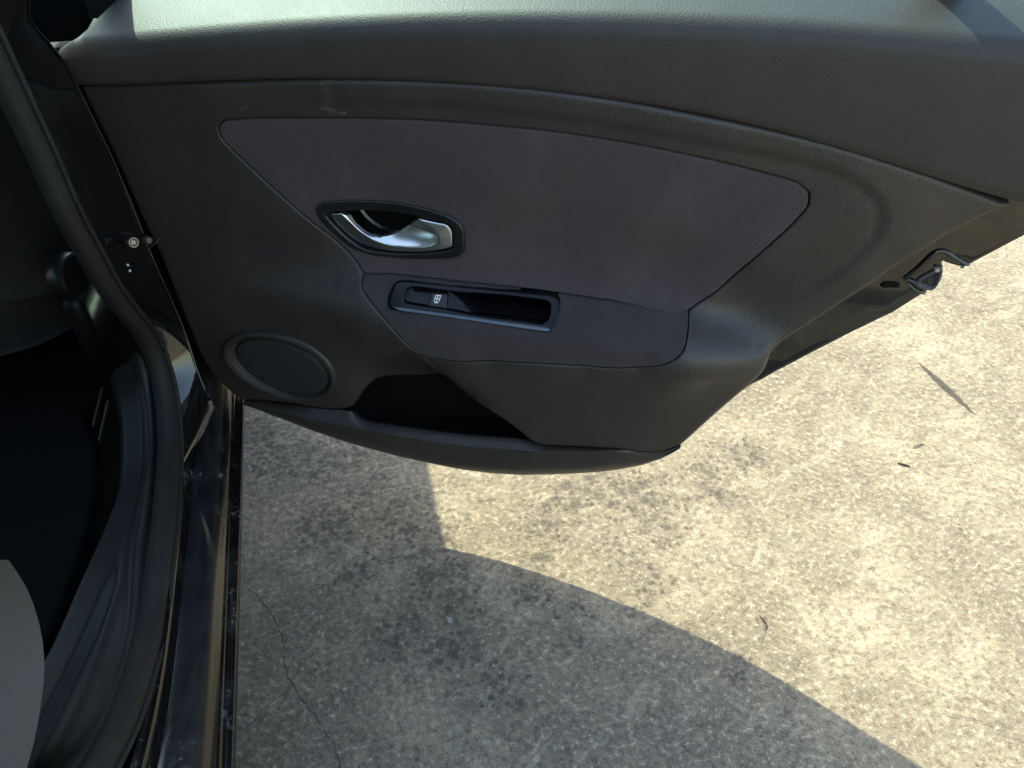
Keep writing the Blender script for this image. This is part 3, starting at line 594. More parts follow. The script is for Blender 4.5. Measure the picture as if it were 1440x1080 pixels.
def concrete():
    t = NT('weathered_concrete')
    co = t.co
    flat = t.vmath('MULTIPLY', co, (1, 1, 0))
    def seg_mask(pts, half, taper=False):
        """soft mask along a polyline (metres), wobbling with noise"""
        wob = t.vmath('ADD', flat, t.vmath('SCALE', t.vmath('SUBTRACT', t.noise(70, 3, 0.6, flat, color=True), (0.5, 0.5, 0.5)), 0.012))
        wob = t.vmath('MULTIPLY', wob, (1, 1, 0))
        best = None
        n = len(pts) - 1
        for k in range(n):
            a, b = pts[k], pts[k + 1]
            ab = (b[0] - a[0], b[1] - a[1], 0.0); L2 = ab[0] ** 2 + ab[1] ** 2
            ap = t.vmath('SUBTRACT', wob, (a[0], a[1], 0.0))
            s = t.math('DIVIDE', t.vmath('DOT_PRODUCT', ap, ab), L2, clamp=True)
            dd = t.vmath('LENGTH', t.vmath('SUBTRACT', ap, t.vmath('SCALE', ab, s)))
            w = half
            if taper:
                g = t.math('MULTIPLY_ADD', s, 1.0 / n, k / n)
                w = t.math('MULTIPLY_ADD', t.math('MULTIPLY', g, t.math('SUBTRACT', 1.0, g)), 4 * half * 0.9, half * 0.1)
            dd = t.math('DIVIDE', dd, w)
            best = dd if best is None else t.math('MINIMUM', best, dd)
        return t.rng(best, 0.45, 1.15, 1.0, 0.0)
    cloud = t.noise(2.6, 5, 0.6, flat)
    patch = t.noise(9, 5, 0.62, flat, dist=0.6)
    grit = t.noise(95, 4, 0.72, flat)
    fine = t.noise(400, 3, 0.8, flat)
    sand = t.voro(420, 'F1', flat)
    # trowel streaks: stretched noise, two directions
    rot = t.n.new('ShaderNodeVectorRotate'); rot.rotation_type = 'Z_AXIS'
    t.put(rot.inputs['Vector'], t.vmath('ADD', flat, t.vmath('SCALE', t.noise(3, 2, 0.5, flat, color=True), 0.10)))
    rot.inputs['Angle'].default_value = 0.75
    streak = t.noise(1.0, 4, 0.65, t.vmath('MULTIPLY', rot.outputs[0], (30, 105, 1)))
    rot2 = t.n.new('ShaderNodeVectorRotate'); rot2.rotation_type = 'Z_AXIS'
    t.put(rot2.inputs['Vector'], t.vmath('ADD', flat, t.vmath('SCALE', t.noise(4.5, 3, 0.55, flat, color=True), 0.16)))
    rot2.inputs['Angle'].default_value = -0.5
    streak2 = t.noise(1.0, 5, 0.7, t.vmath('MULTIPLY', rot2.outputs[0], (22, 85, 1)))
    mid = t.noise(34, 4, 0.68, flat, dist=0.4)
    zone = t.rng(t.noise(5.5, 3, 0.5, flat), 0.40, 0.62)
    big = t.noise(3.6, 4, 0.6, t.vmath('ADD', flat, (3.1, 7.7, 0)), dist=0.7)
    base = t.mix(t.rng(cloud, 0.36, 0.64), (0.205, 0.188, 0.140), (0.320, 0.296, 0.222))
    base = t.mix(t.rng(big, 0.46, 0.66, 0, 0.55), base, (0.165, 0.152, 0.122))
    base = t.mix(t.rng(big, 0.28, 0.44, 0.35, 0), base, (0.400, 0.372, 0.285))
    scr = t.noise(1.0, 4, 0.6, t.vmath('MULTIPLY', rot2.outputs[0], (5, 34, 1)))
    base = t.mix(t.rng(scr, 0.54, 0.70, 0, 0.60), base, (0.44, 0.41, 0.315))
    scr2 = t.noise(1.0, 4, 0.6, t.vmath('MULTIPLY', rot.outputs[0], (7, 46, 1)))
    base = t.mix(t.rng(scr2, 0.56, 0.72, 0, 0.50), base, (0.150, 0.139, 0.112))
    base = t.mix(t.rng(patch, 0.40, 0.66, 0, 0.75), base, (0.178, 0.168, 0.132))
    base = t.mix(t.rng(mid, 0.30, 0.48, 0.50, 0.0), base, (0.085, 0.078, 0.060))
    base = t.mix(t.rng(mid, 0.54, 0.74, 0, 0.45), base, (0.430, 0.395, 0.285))
    base = t.mix(t.math('MULTIPLY', t.rng(streak, 0.52, 0.68), t.math('MULTIPLY_ADD', zone, 0.34, 0.06)), base, (0.50, 0.465, 0.345))
    base = t.mix(t.math('MULTIPLY', t.rng(streak2, 0.54, 0.68), t.math('MULTIPLY_ADD', zone, -0.28, 0.34)), base, (0.47, 0.435, 0.32))
    base = t.mix(t.math('MULTIPLY', t.rng(streak2, 0.30, 0.42, 1, 0), 0.40), base, (0.12, 0.108, 0.080))
    base = t.mix(t.rng(grit, 0.36, 0.50, 0.52, 0.0), base, (0.065, 0.059, 0.045))
    base = t.mix(t.rng(grit, 0.55, 0.66, 0, 0.62), base, (0.58, 0.54, 0.42))
    base = t.mix(t.rng(fine, 0.56, 0.70, 0, 0.50), base, (0.62, 0.58, 0.455))
    base = t.mix(t.rng(fine, 0.30, 0.45, 0.50, 0), base, (0.070, 0.063, 0.048))
    pits = t.math('MULTIPLY', t.rng(t.voro(58, 'F1', flat), 0.07, 0.15, 1, 0), t.rng(t.noise(14, 2, 0.5, flat), 0.56, 0.66))
    base = t.mix(t.math('MULTIPLY', pits, 0.75), base, (0.06, 0.053, 0.04))
    # oil drips: soft round spots of several sizes, thickest where the attribute says a drip patch lies
    at = t.n.new('ShaderNodeAttribute'); at.attribute_name = 'oil_stain'
    o = at.outputs['Fac']
    wv = t.vmath('ADD', flat, t.vmath('SCALE', t.noise(45, 3, 0.6, flat, color=True), 0.022))
    s1 = t.math('SUBTRACT', 1.0, t.rng(t.voro(34, 'F1', wv), 0.18, 0.62))
    s2 = t.math('SUBTRACT', 1.0, t.rng(t.voro(75, 'F1', wv), 0.18, 0.62))
    sel1 = t.rng(t.math('MULTIPLY_ADD', o, 0.42, t.noise(21, 2, 0.5, flat)), 0.58, 0.80)
    sel2 = t.rng(t.math('MULTIPLY_ADD', o, 0.42, t.noise(33, 2, 0.5, flat)), 0.54, 0.72)
    spot = t.math('MAXIMUM', t.math('MULTIPLY', s1, sel1), t.math('MULTIPLY', s2, sel2))
    spot = t.math('MULTIPLY', t.math('MULTIPLY', spot, t.rng(o, 0.04, 0.25)), t.rng(grit, 0.60, 0.44, 0.78, 1.0))
    base = t.mix(t.math('MULTIPLY', spot, t.rng(fine, 0.35, 0.7, 0.85, 0.60)), base, (0.030, 0.030, 0.030))
    base = t.mix(t.math('MULTIPLY', o, 0.22), base, (0.13, 0.126, 0.11))
    base = t.mix(1.0, base, (0.815, 0.765, 0.755), 'MULTIPLY')
    # crack, gouge and pale scrapes
    ck = seg_mask(CRACK, 0.0014)
    mk = seg_mask(MARK, 0.013, True)
    base = t.mix(t.math('MULTIPLY', ck, t.rng(t.noise(30, 2, 0.5, flat), 0.3, 0.6, 0.25, 0.85)), base, (0.05, 0.047, 0.042))
    base = t.mix(t.math('MULTIPLY', mk, 0.9), base, (0.040, 0.037, 0.033))
    for s in STREAK:
        sm = seg_mask(s, 0.015)
        base = t.mix(t.math('MULTIPLY', sm, t.rng(mid, 0.40, 0.62, 0.0, 0.14)), base, (0.50, 0.47, 0.38))
    h = t.math('ADD', t.math('MULTIPLY', grit, 0.9), t.math('ADD', t.math('MULTIPLY', fine, 0.55), t.math('MULTIPLY', streak, 0.7)))
    h = t.math('SUBTRACT', h, t.math('ADD', t.math('MULTIPLY', pits, 0.8), t.math('MULTIPLY', ck, 1.2)))
    r = t.math('SUBTRACT', 0.88, t.math('MULTIPLY', spot, 0.15))
    h = t.math('MULTIPLY_ADD', mid, 1.1, h)
    t.pbsdf(Base_Color=base, Roughness=r, Specular_IOR_Level=0.25, Normal=t.bump(h, 0.60, 0.0050))
    return t.m
gme.materials.append(concrete())

# ------------------------------------------------------------------ the car
car = empty('car', (-1.1, 1.0, 0.0))
tag(car, 'black car parked on pale concrete with its rear door swung open', 'car')
CAR_OFF = Vector((-1.1, 1.0, 0.0))
car_root = car
def side_x(z):
    """outer skin of the car's right flank: widest at hip height, tucked under at the sill, leaning in above the belt"""
    z = np.asarray(z, float)
    return np.interp(z, [0.16, 0.24, 0.30, 0.45, 0.70, 0.88, 0.97, 1.20, 1.38, 1.44], [-0.262, -0.228, -0.226, -0.205, -0.178, -0.195, -0.235, -0.345, -0.445, -0.500])
def flank(mir=False):
    def f(p, d):
        x = side_x(p[:, 1]) + d
        if mir:
            x = -2.2 - x
        return np.c_[x + 1.1, p[:, 0] - 1.0, p[:, 1]]
    return f
def carpts(P):
    return [Vector(p) - CAR_OFF for p in P]
zero = lambda V: np.zeros(len(V))
def arc(cx, cz, r, a0, a1, n=24):
    return [(cx + r * math.cos(math.radians(a0 + (a1 - a0) * k / n)), cz + r * math.sin(math.radians(a0 + (a1 - a0) * k / n))) for k in range(n + 1)]
FWY, RWY = 2.62, -0.08
fd_low = [(1.24, 0.235), (2.17, 0.235), (2.20, 0.50), (2.20, 0.80), (2.17, 0.955), (1.75, 0.968), (1.24, 0.975)]
fd_frame_out = [(1.24, 0.975), (1.75, 0.968), (2.17, 0.955), (1.95, 1.12), (1.66, 1.30), (1.45, 1.385), (1.22, 1.415)]
fd_glass = [(1.27, 0.99), (1.75, 0.985), (2.08, 0.975), (1.90, 1.10), (1.63, 1.27), (1.43, 1.35), (1.25, 1.375)]
fender = [(2.205, 0.235)] + arc(FWY, 0.31, 0.36, 192, 12) + [(3.05, 0.40), (3.28, 0.45), (3.22, 0.66), (2.90, 0.78), (2.50, 0.87), (2.18, 0.945), (2.205, 0.50)]
quarter = [(0.335, 0.235), (0.33, 0.33)] + arc(RWY, 0.31, 0.37, 10, 170) + [(-0.80, 0.36), (-0.90, 0.50), (-0.88, 0.90), (-0.78, 1.02), (-0.60, 1.30), (-0.40, 1.38), (-0.02, 1.40), (-0.03, 1.20), (-0.05, 0.97), (-0.02, 0.72), (0.12, 0.62), (0.25, 0.48)]
rdoor_closed = [(1.115, 0.235), (0.345, 0.235), (0.34, 0.40), (0.20, 0.58), (0.02, 0.74), (0.0, 0.97), (1.115, 0.975)]
rd_frame = [(1.115, 0.975), (0.0, 0.97), (0.0, 1.18), (0.05, 1.37), (0.5, 1.405), (1.10, 1.415)]
rd_glass = [(1.08, 0.99), (0.06, 0.985), (0.05, 1.16), (0.10, 1.33), (0.5, 1.365), (1.07, 1.375)]
for mir in (False, True):
    F3 = flank(mir)
    d = panel('front_door', catmull(fd_low, 0.03, True, 40), zero, M['paint'], car, res=0.04, roll=0.006, skirt=0.05, to3d=F3)
    fr = panel('window_frame', catmull(fd_frame_out, 0.03, True, 40), zero, M['paint'], d, holes=[catmull(fd_glass, 0.03, True, 40)], res=0.03, roll=0.004, skirt=0.03, to3d=F3)
    panel('window_glass', catmull(fd_glass, 0.03, True, 40), lambda V: np.full(len(V), -0.012), M['glass'], d, res=0.06, roll=0, skirt=0.0005, to3d=F3)
    panel('front_wing', catmull(fender, 0.03, True, 40), zero, M['paint'], car, res=0.04, roll=0.006, skirt=0.04, to3d=F3)
    panel('rear_quarter', catmull(quarter, 0.03, True, 40), zero, M['paint'], car, res=0.04, roll=0.006, skirt=0.04, to3d=F3)
    hx = -0.19 if not mir else -2.01
    if mir:
        d2 = panel('closed_rear_door', catmull(rdoor_closed, 0.03, True, 40), zero, M['paint'], car, res=0.04, roll=0.006, skirt=0.05, to3d=F3)
        panel('window_frame', catmull(rd_frame, 0.03, True, 40), zero, M['paint'], d2, holes=[catmull(rd_glass, 0.03, True, 40)], res=0.03, roll=0.004, skirt=0.03, to3d=F3)
        panel('window_glass', catmull(rd_glass, 0.03, True, 40), lambda V: np.full(len(V), -0.012), M['glass'], d2, res=0.06, roll=0, skirt=0.0005, to3d=F3)
    for wy in (FWY, RWY):
        sx = 1 if not mir else -1
        mtx = Matrix.Translation(Vector((-0.245 if not mir else -1.955, wy, 0.31)) - CAR_OFF) @ Matrix.Rotation(sx * math.pi / 2, 4, 'Y')
        w = empty('wheel', (0, 0, 0), car)
        lathe('tyre', [(0.205, -0.19), (0.27, -0.195), (0.298, -0.18), (0.31, -0.15), (0.312, -0.04), (0.30, -0.008), (0.27, 0.004), (0.215, 0.0), (0.205, -0.02)], M['tyre'], w, mtx, 48)
        lathe('rim', [(0.206, -0.12), (0.206, -0.006), (0.195, -0.004), (0.18, -0.03), (0.11, -0.045), (0.06, -0.02), (0.03, -0.014), (0.0, -0.014)], M['silver'], w, mtx, 40)
    sx0 = -0.24 if not mir else -1.96
    mm = 1 if not mir else -1
    mb = rbox('door_mirror', (0.19, 0.10, 0.14), Vector((sx0 + mm * 0.12, 2.30, 1.00)) - CAR_OFF, M['paint'], car, 0.035)
    rbox('mirror_glass', (0.15, 0.006, 0.10), Vector((sx0 + mm * 0.12, 2.246, 1.00)) - CAR_OFF, M['glass'], mb, 0.002)

# roof, screens, bonnet, tail: lofted across the car between mirrored section rails
def across(z_edge, crown, y, xe, n=18, dy=0.0):
    return [Vector((-1.1 + (xe + 1.1) * s, y + dy * (1 - s * s), z_edge + crown * (1 - abs(s) ** 2.2))) - CAR_OFF for s in np.linspace(-1, 1, n)]
roof = sweep('roof', [across(1.405, 0.035, y, xe) for y, xe in ((-0.55, -0.60), (-0.3, -0.545), (0.0, -0.505), (0.5, -0.487), (1.0, -0.483), (1.35, -0.492))] + [across(1.385, 0.045, 1.50, -0.52)], M['paint'], car, thick=0.03)
sweep('headliner', [across(1.355, 0.03, y, -0.53) for y in (-0.5, 0.0, 0.5, 1.0, 1.4)], M['liner'], car)
sweep('windscreen', [across(1.385, 0.045, 1.503, -0.52), across(1.20, 0.03, 1.92, -0.40, dy=0.06), across(0.955, 0.02, 2.36, -0.30, dy=0.12)], M['glass'], car)
sweep('bonnet', [across(0.94, 0.025, 2.36, -0.275, dy=0.12), across(0.88, 0.03, 2.75, -0.27, dy=0.1), across(0.78, 0.03, 3.10, -0.30, dy=0.08), across(0.66, 0.02, 3.24, -0.33, dy=0.06)], M['paint'], car, thick=0.02)
sweep('front_bumper', [across(0.655, 0.02, 3.245, -0.30, dy=0.06), across(0.50, 0.0, 3.30, -0.30, dy=0.12), across(0.30, 0.0, 3.27, -0.32, dy=0.1), across(0.18, 0.0, 3.18, -0.34, dy=0.1)], M['paint'], car, thick=0.02)
sweep('rear_screen', [across(1.40, 0.03, -0.555, -0.61), across(1.02, 0.02, -0.80, -0.42, dy=-0.05)], M['glass'], car)
sweep('tailgate', [across(1.015, 0.02, -0.802, -0.36, dy=-0.05), across(0.80, 0.0, -0.90, -0.34, dy=-0.06), across(0.50, 0.0, -0.93, -0.31, dy=-0.05), across(0.24, 0.0, -0.86, -0.33, dy=-0.05)], M['paint'], car, thick=0.02)
for mm in (1, -1):
    rbox('tail_lamp', (0.14, 0.05, 0.22), Vector((-1.1 + mm * 0.72, -0.90, 0.86)) - CAR_OFF, M['red'], car, 0.02)
    rbox('headlamp', (0.26, 0.10, 0.10), Vector((-1.1 + mm * 0.62, 3.20, 0.66)) - CAR_OFF, M['lamp'], car, 0.03)
rbox('underbody', (1.5, 3.9, 0.06), Vector((-1.1, 1.15, 0.22)) - CAR_OFF, M['void'], car, 0.02)
rbox('front_bulkhead', (1.45, 0.10, 0.66), Vector((-1.1, 2.30, 0.58)) - CAR_OFF, M['void'], car, 0.02)

# sill: scuffed painted step, rolled edge and lower rocker, running under both door openings
SILL = [(-0.335, 0.360), (-0.312, 0.374), (-0.3000, 0.3860), (-0.2935, 0.3835), (-0.2895, 0.3785), (-0.2880, 0.3720), (-0.2872, 0.3620), (-0.2868, 0.3510), (-0.268, 0.3495), (-0.2580, 0.3475), (-0.2545, 0.3462), (-0.2525, 0.3440), (-0.2470, 0.3320), (-0.2415, 0.3200), (-0.2408, 0.3165), (-0.2403, 0.3090), (-0.2385, 0.3040), (-0.2340, 0.3022), (-0.2290, 0.3010), (-0.2268, 0.2985), (-0.2262, 0.294), (-0.2265, 0.284), (-0.232, 0.26), (-0.245, 0.22), (-0.262, 0.19), (-0.30, 0.185), (-0.42, 0.20)]
def sill_section(y):
    # the inner rail rises over the wheel arch towards the back
    rise = max(0.0, (0.62 - y)) ** 2 * 0.75
    flare = max(0.0, (0.74 - y)) ** 2 * 0.16
    front = max(0.0, min(y, 1.16) - 0.98) ** 1.5 * 0.9 if y < 1.3 else 0.0
    out = []
    for k, (x, z) in enumerate(SILL):
        w = np.interp(k, [0, 6, 11, 17], [1, 0.9, 0.3, 0])
        wf = np.interp(k, [0, 6, 11, 17], [1, 0.8, 0.2, 0])
        out.append(Vector((x - (flare if k < 12 else 0) * 0.3, y, z + rise * w + front * wf)) - CAR_OFF)
    return out
sill = sweep('sill', [sill_section(y) for y in np.r_[np.arange(0.30, 1.16, 0.02), 1.6, 2.2]], M['sill'], car, crease=60)
sill['label'] = 'scuffed and dusty black door sill'

# B pillar outer skin between the rubber seal and the hinge edge
sealp = np.array(SEAL)
seal_c = catmull(sealp, 0.012)
pe = catmull(np.array(PILEDGE), 0.012)
def at_len(P, n):
    L = np.r_[0, np.cumsum(np.linalg.norm(np.diff(P, axis=0), axis=1))]
    return np.c_[[np.interp(np.linspace(0, L[-1], n), L, P[:, k]) for k in range(3)]].T
zs = np.linspace(1.02, 0.37, 60)
up_seal = seal_c[seal_c[:, 1] > 0.87]
up_seal = up_seal[np.argsort(up_seal[:, 2])]
pe_s = pe[np.argsort(pe[:, 2])]
pe_s = np.vstack([[-0.252, 1.070, 0.30], pe_s, [-0.275, pe_s[-1][1] - 0.01, 1.05]])
A = np.c_[np.interp(zs, up_seal[:, 2], up_seal[:, 0]), np.interp(zs, up_seal[:, 2], up_seal[:, 1]), zs]
B = np.c_[np.interp(zs, pe_s[:, 2], pe_s[:, 0]), np.interp(zs, pe_s[:, 2], pe_s[:, 1]), zs]
secs = []
for i in range(60):
    a, b = A[i] + np.array([0.004, 0.004, 0.0]), B[i]
    row = []
    for s in np.linspace(0, 1, 14):
        p = a * (1 - s) + b * s
        p[0] += 0.003 * math.sin(math.pi * s)
        row.append(p)
    e = row[-1]
    for dx, dy in ((-0.001, 0.003), (-0.004, 0.0055), (-0.012, 0.010), (-0.045, 0.05), (-0.085, 0.12)):
        row.append(e + np.array([dx, dy, 0]))
    secs.append([Vector(p) - CAR_OFF for p in row])
pillar = sweep('door_pillar', secs, M['paint'], car, crease=60)
pillar['label'] = 'glossy black pillar between the doors'
# pillar core, from the seal back to the front seat, and up to the roof
core = []
for z, y0, x0 in ((0.36, 1.05, -0.31), (0.55, 1.03, -0.31), (0.75, 1.0, -0.315), (0.95, 0.97, -0.335), (1.15, 0.99, -0.40), (1.39, 1.0, -0.50)):
    core.append([Vector(p) - CAR_OFF for p in ((x0 - 0.014, y0 + 0.01, z), (x0 - 0.02, y0 + 0.13, z), (x0 - 0.06, y0 + 0.15, z), (x0 - 0.05, y0 + 0.08, z), (x0 - 0.03, y0 + 0.02, z))])
sweep('pillar_trim', core, M['trim'], car, close=True)
# upper pillar, beside the window, glossy
upp = []
for z in np.linspace(1.0, 1.40, 14):
    x = -0.275 - (z - 0.93) * 0.45
    y = 1.00 + (z - 0.93) * 0.05
    upp.append([Vector(p) - CAR_OFF for p in ((x - 0.045, y - 0.05, z), (x - 0.018, y - 0.05, z), (x - 0.004, y - 0.03, z), (x - 0.003, y + 0.05, z), (x - 0.05, y + 0.05, z))])
sweep('upper_pillar', upp, M['paint'], car, close=True)

rbox('front_trim_light_block', (0.05, 0.95, 0.66), Vector((-0.285, 1.68, 0.58)) - CAR_OFF, M['trim'], car, 0.015)  # unseen trim slab, added to stop sun leaking through the front door
rbox('jamb_light_block', (0.125, 0.03, 0.53), Vector((-0.2725, 1.140, 0.655)) - CAR_OFF, M['void'], car, 0.004)  # unseen dark block, added to close a sun leak at the hinge
tube('pillar_glint_bead', carpts(B[::3] + np.array([0.0005, -0.0005, 0])), 0.0016, M['paint'], pillar, seg=8)  # thin gloss bead added along the edge to catch a sky highlight
seal = tube('door_seal', carpts(seal_c), 0.0185, M['rubber'], car, seg=18, flat=0.85, upv=(0.9, -0.2, 0.4))
seal['label'] = 'thick grey-black rubber door seal'
lip = seal_c + np.array([0.0170, -0.005, -0.004])
tube('seal_lip', carpts(lip), 0.0034, M['rubber'], seal, seg=8)


# inner sill moulding with its sunken kick area, joining the seal to the carpet
def sub(c, off):
    return c + np.array(off)
sc = at_len(seal_c[int(len(seal_c) * 0.42):], 70)
secs = []
for i in range(70):
    p = sc[i]; f = i / 69
    w = np.interp(f, [0, 0.25, 0.6, 1.0], [0.045, 0.055, 0.115, 0.16])
    row = []
    for s in np.linspace(0, 1, 22):
        x = p[0] - 0.019 - w * s
        z = p[2] - 0.004 + 0.012 * math.sin(math.pi * min(1, s * 2.2)) * (1 - s) - 0.02 * s
        dd = math.hypot((f - 0.66) / 0.22, (s - 0.36) / 0.26)
        z -= 0.010 * (1 / (1 + math.exp((dd - 1.0) * 14)))
        row.append((x, p[1], z))
    row.append((row[-1][0] - 0.012, p[1], row[-1][2] - 0.02)); row.append((row[-1][0] - 0.004, p[1], row[-1][2] - 0.10))
    secs.append([Vector(q) - CAR_OFF for q in row])
st = sweep('sill_trim', secs, M['trim'], car, crease=60)
st['label'] = 'black plastic inner sill moulding with a sunken panel'

# cabin: carpet, seats, rails
sweep('carpet', [[Vector((x, y, z + 0.012 * math.sin(y * 9 + x * 5))) - CAR_OFF for x, z in ((-2.0, 0.36), (-1.5, 0.30), (-1.2, 0.40), (-1.0, 0.40), (-0.75, 0.28), (-0.42, 0.285), (-0.38, 0.33))] for y in np.linspace(-0.2, 2.3, 26)], M['carpet'], car)
MAT_OUT = catmull([(-0.90, 0.62), (-0.60, 0.60), (-0.47, 0.66), (-0.445, 0.78), (-0.45, 1.02), (-0.49, 1.14), (-0.70, 1.17), (-0.90, 1.16)], 0.02, True)
fm = panel('floor_mat', MAT_OUT, lambda V: np.full(len(V), 0.335), M['carpet'], None, res=0.04, roll=0.006, skirt=0.008, to3d=lambda p, d: np.c_[p[:, 0], p[:, 1], d])
tag(fm, 'black fabric floor mat in the dark rear footwell', 'floor mat')

def cushion(name, secs_, mat, parent):
    return sweep(name, secs_, mat, parent, crease=70, close=True)
fs = empty('front_seat', (0, 0, 0), car)
def seat_ring(c, hx, hy, n=28, p=2.6):
    return [Vector((c[0] + hx * math.copysign(abs(math.cos(a)) ** (2 / p), math.cos(a)), c[1] + hy * math.copysign(abs(math.sin(a)) ** (2 / p), math.sin(a)), c[2])) - CAR_OFF for a in np.linspace(0, 2 * math.pi, n, endpoint=False)]
back = [seat_ring((-0.70, 1.32 - (z - 0.5) * 0.26, z), hx, hy) for z, hx, hy in ((0.46, 0.20, 0.05), (0.50, 0.255, 0.085), (0.60, 0.265, 0.095), (0.80, 0.285, 0.09), (1.0, 0.265, 0.075), (1.10, 0.20, 0.055), (1.14, 0.13, 0.03), (1.145, 0.0005, 0.0005))]
fb = cushion('backrest', back, M['seat_dark'], fs)
base = [seat_ring((-0.70, 1.50, z), hx, hy) for z, hx, hy in ((0.36, 0.21, 0.22), (0.40, 0.24, 0.26), (0.48, 0.25, 0.27), (0.53, 0.24, 0.25), (0.545, 0.15, 0.16), (0.546, 0.0005, 0.0005))]
cushion('seat_base', base, M['seat_dark'], fs)
rbox('seat_side_cover', (0.035, 0.34, 0.13), Vector((-0.447, 1.34, 0.46)) - CAR_OFF, M['trim'], fs, 0.015)
kn = Vector(KNOB[0])
kx = Matrix.Translation(kn - CAR_OFF) @ Matrix.Rotation(math.radians(-17), 4, 'Z') @ Matrix.Rotation(math.pi / 2, 4, 'Y')
lathe('recline_knob', [(0.030, -0.022), (0.0365, -0.010), (0.037, 0.0), (0.0355, 0.006), (0.033, 0.008), (0.031, 0.0065), (0.0, 0.0055)], M['satin_black'], fs, kx, 36)
for rx_, ry_ in ((-0.455, 1.02), (-0.44, 0.98)):
    rbox('seat_rail', (0.004, 0.10, 0.008), Vector((rx_, ry_ + 0.10, 0.345)) - CAR_OFF, M['steel'], fs, 0.003)

rs = empty('rear_seat', (0, 0, 0), car)
cu = np.array(CUSH)
cushp = at_len(catmull(cu, 0.02), 40)
secs = []
for i in range(40):
    p = cushp[i]
    row = []
    for s in np.linspace(0, 1, 18):
        a = s * math.pi * 0.5
        row.append((p[0] - 0.02 - 0.13 * math.sin(a) + 0.02 * math.cos(a) - (0.9 * max(0, s - 0.8)), p[1] - 0.03 * math.sin(a), p[2] + 0.075 * math.sin(a * 1.0) - 0.02 * (1 - math.sin(a))))
    row = [(p[0] - 0.13, p[1] - 0.01, p[2] - 0.25), (p[0] - 0.06, p[1] - 0.004, p[2] - 0.08), (p[0] - 0.018, p[1], p[2] - 0.035)] + row
    secs.append([Vector(q) - CAR_OFF for q in row])
cush = sweep('seat_cushion', secs, M['seat_grey'], rs, crease=70)
tube('seat_piping', [s_[6] + Vector((0.0, 0.0, 0.0008)) for s_ in secs], 0.0022, M['seat_grey'], cush, seg=8)
rbox('seat_bench', (1.45, 0.48, 0.20), Vector((-1.18, 0.30, 0.47)) - CAR_OFF, M['seat_grey'], rs, 0.06)
rbox('backrest', (1.40, 0.16, 0.62), Vector((-1.1, -0.02, 0.82)) - CAR_OFF, M['seat_grey'], rs, 0.06, rot=(math.radians(-16), 0, 0))
for k in range(3):
    rbox('head_restraint', (0.24, 0.09, 0.16), Vector((-0.68 - 0.42 * k, -0.13, 1.20)) - CAR_OFF, M['seat_grey'], rs, 0.035)

# hinge side: check strap plate and bolts on the pillar
b1, b2 = Vector(BOLT[0]), Vector(BOLT[1])
pn = Vector((0.55, -0.75, 0.25)).normalized()
def facing(p, n=pn):
    return Matrix.Translation(p - CAR_OFF) @ n.to_track_quat('Z', 'Y').to_matrix().to_4x4()
hp = empty('hinge_plate', (0, 0, 0), car)
lathe('bolt', [(0.0080, 0.004), (0.0077, 0.009), (0.0065, 0.0115), (0.0052, 0.0115), (0.0050, 0.009), (0.0036, 0.008), (0.0034, 0.010), (0.0, 0.010)], M['steel'], hp, facing(b1), 28)
lathe('bolt', [(0.0060, 0.004), (0.0056, 0.010), (0.004, 0.0125), (0.0, 0.013)], M['latch'], hp, facing(b2), 24)
strap_path = catmull([b1 + Vector((-0.012, 0.004, 0.014)) + pn * 0.010, b1 + Vector((0.0, 0.0, 0.014)) + pn * 0.011, (b1 + b2) / 2 + pn * 0.011 - Vector((0, 0, 0.002)), b2 + pn * 0.011 - Vector((0, 0, 0.010)), b2 + Vector((0.012, 0.012, -0.006)) + pn * 0.009], 0.004)
tube('edge_lip', carpts(strap_path), 0.0013, M['satin_black'], hp, seg=6)
for c in CHIP:
    rbox('paint_chip', (0.0028, 0.002, 0.0035), Vector(c) - CAR_OFF + pn * 0.006, M['chip'], hp, 0.0008)

# ------------------------------------------------------------------ the open rear door, built in its own hinge frame
HINGE = Vector((-0.297, 1.109, 0.0))
CT = np.array(CTRL)
_r = np.linalg.norm(CT[:, None, :2] - CT[None, :, :2], axis=2) ** 1.6
_n = len(CT)
_A = np.zeros((_n + 3, _n + 3)); _A[:_n, :_n] = _r - np.eye(_n) * 1e-3
_A[:_n, _n:] = np.c_[np.ones(_n), CT[:, :2]]; _A[_n:, :_n] = _A[:_n, _n:].T
_W = np.linalg.solve(_A, np.r_[CT[:, 2], 0, 0, 0])
STEP_P = catmull(STEP_LINE, 0.01)
def step_in(V):
    """1 inside the sunken border that frames the cloth insert, easing to 0 just outside its curved edge"""
    poly = np.vstack([STEP_P, [(0.75, 0.55), (0.2, 0.55), (-0.3, 0.7), (-0.3, 0.88)]])
    dd = dist(V, STEP_P, closed=False)
    x = np.where(inside(V, poly), 1.0, 1 - dd / 0.016)
    x = np.clip(x, 0, 1)
    s = x * x * (3 - 2 * x)
    groove = np.exp(-(dd / 0.006) ** 2)
    w = np.interp(V[:, 0], [0.25, 0.5], [0, 1]) * np.interp(V[:, 1], [0.66, 0.72], [0, 1])
    return w * (0.0030 * s + 0.0005 * groove)
def relief(V):
    """depth of the door card towards the cabin, smoothly through the measured points"""
    V = np.asarray(V, float)
    out = np.empty(len(V))
    for s in range(0, len(V), 4000):
        p = V[s:s + 4000, :2]
        out[s:s + 4000] = np.linalg.norm(p[:, None] - CT[None, :, :2], axis=2) ** 1.6 @ _W[:-3] + _W[-3] + p @ _W[-2:] - step_in(p)
    return out
def lift(c):
    return lambda V: relief(V) + c

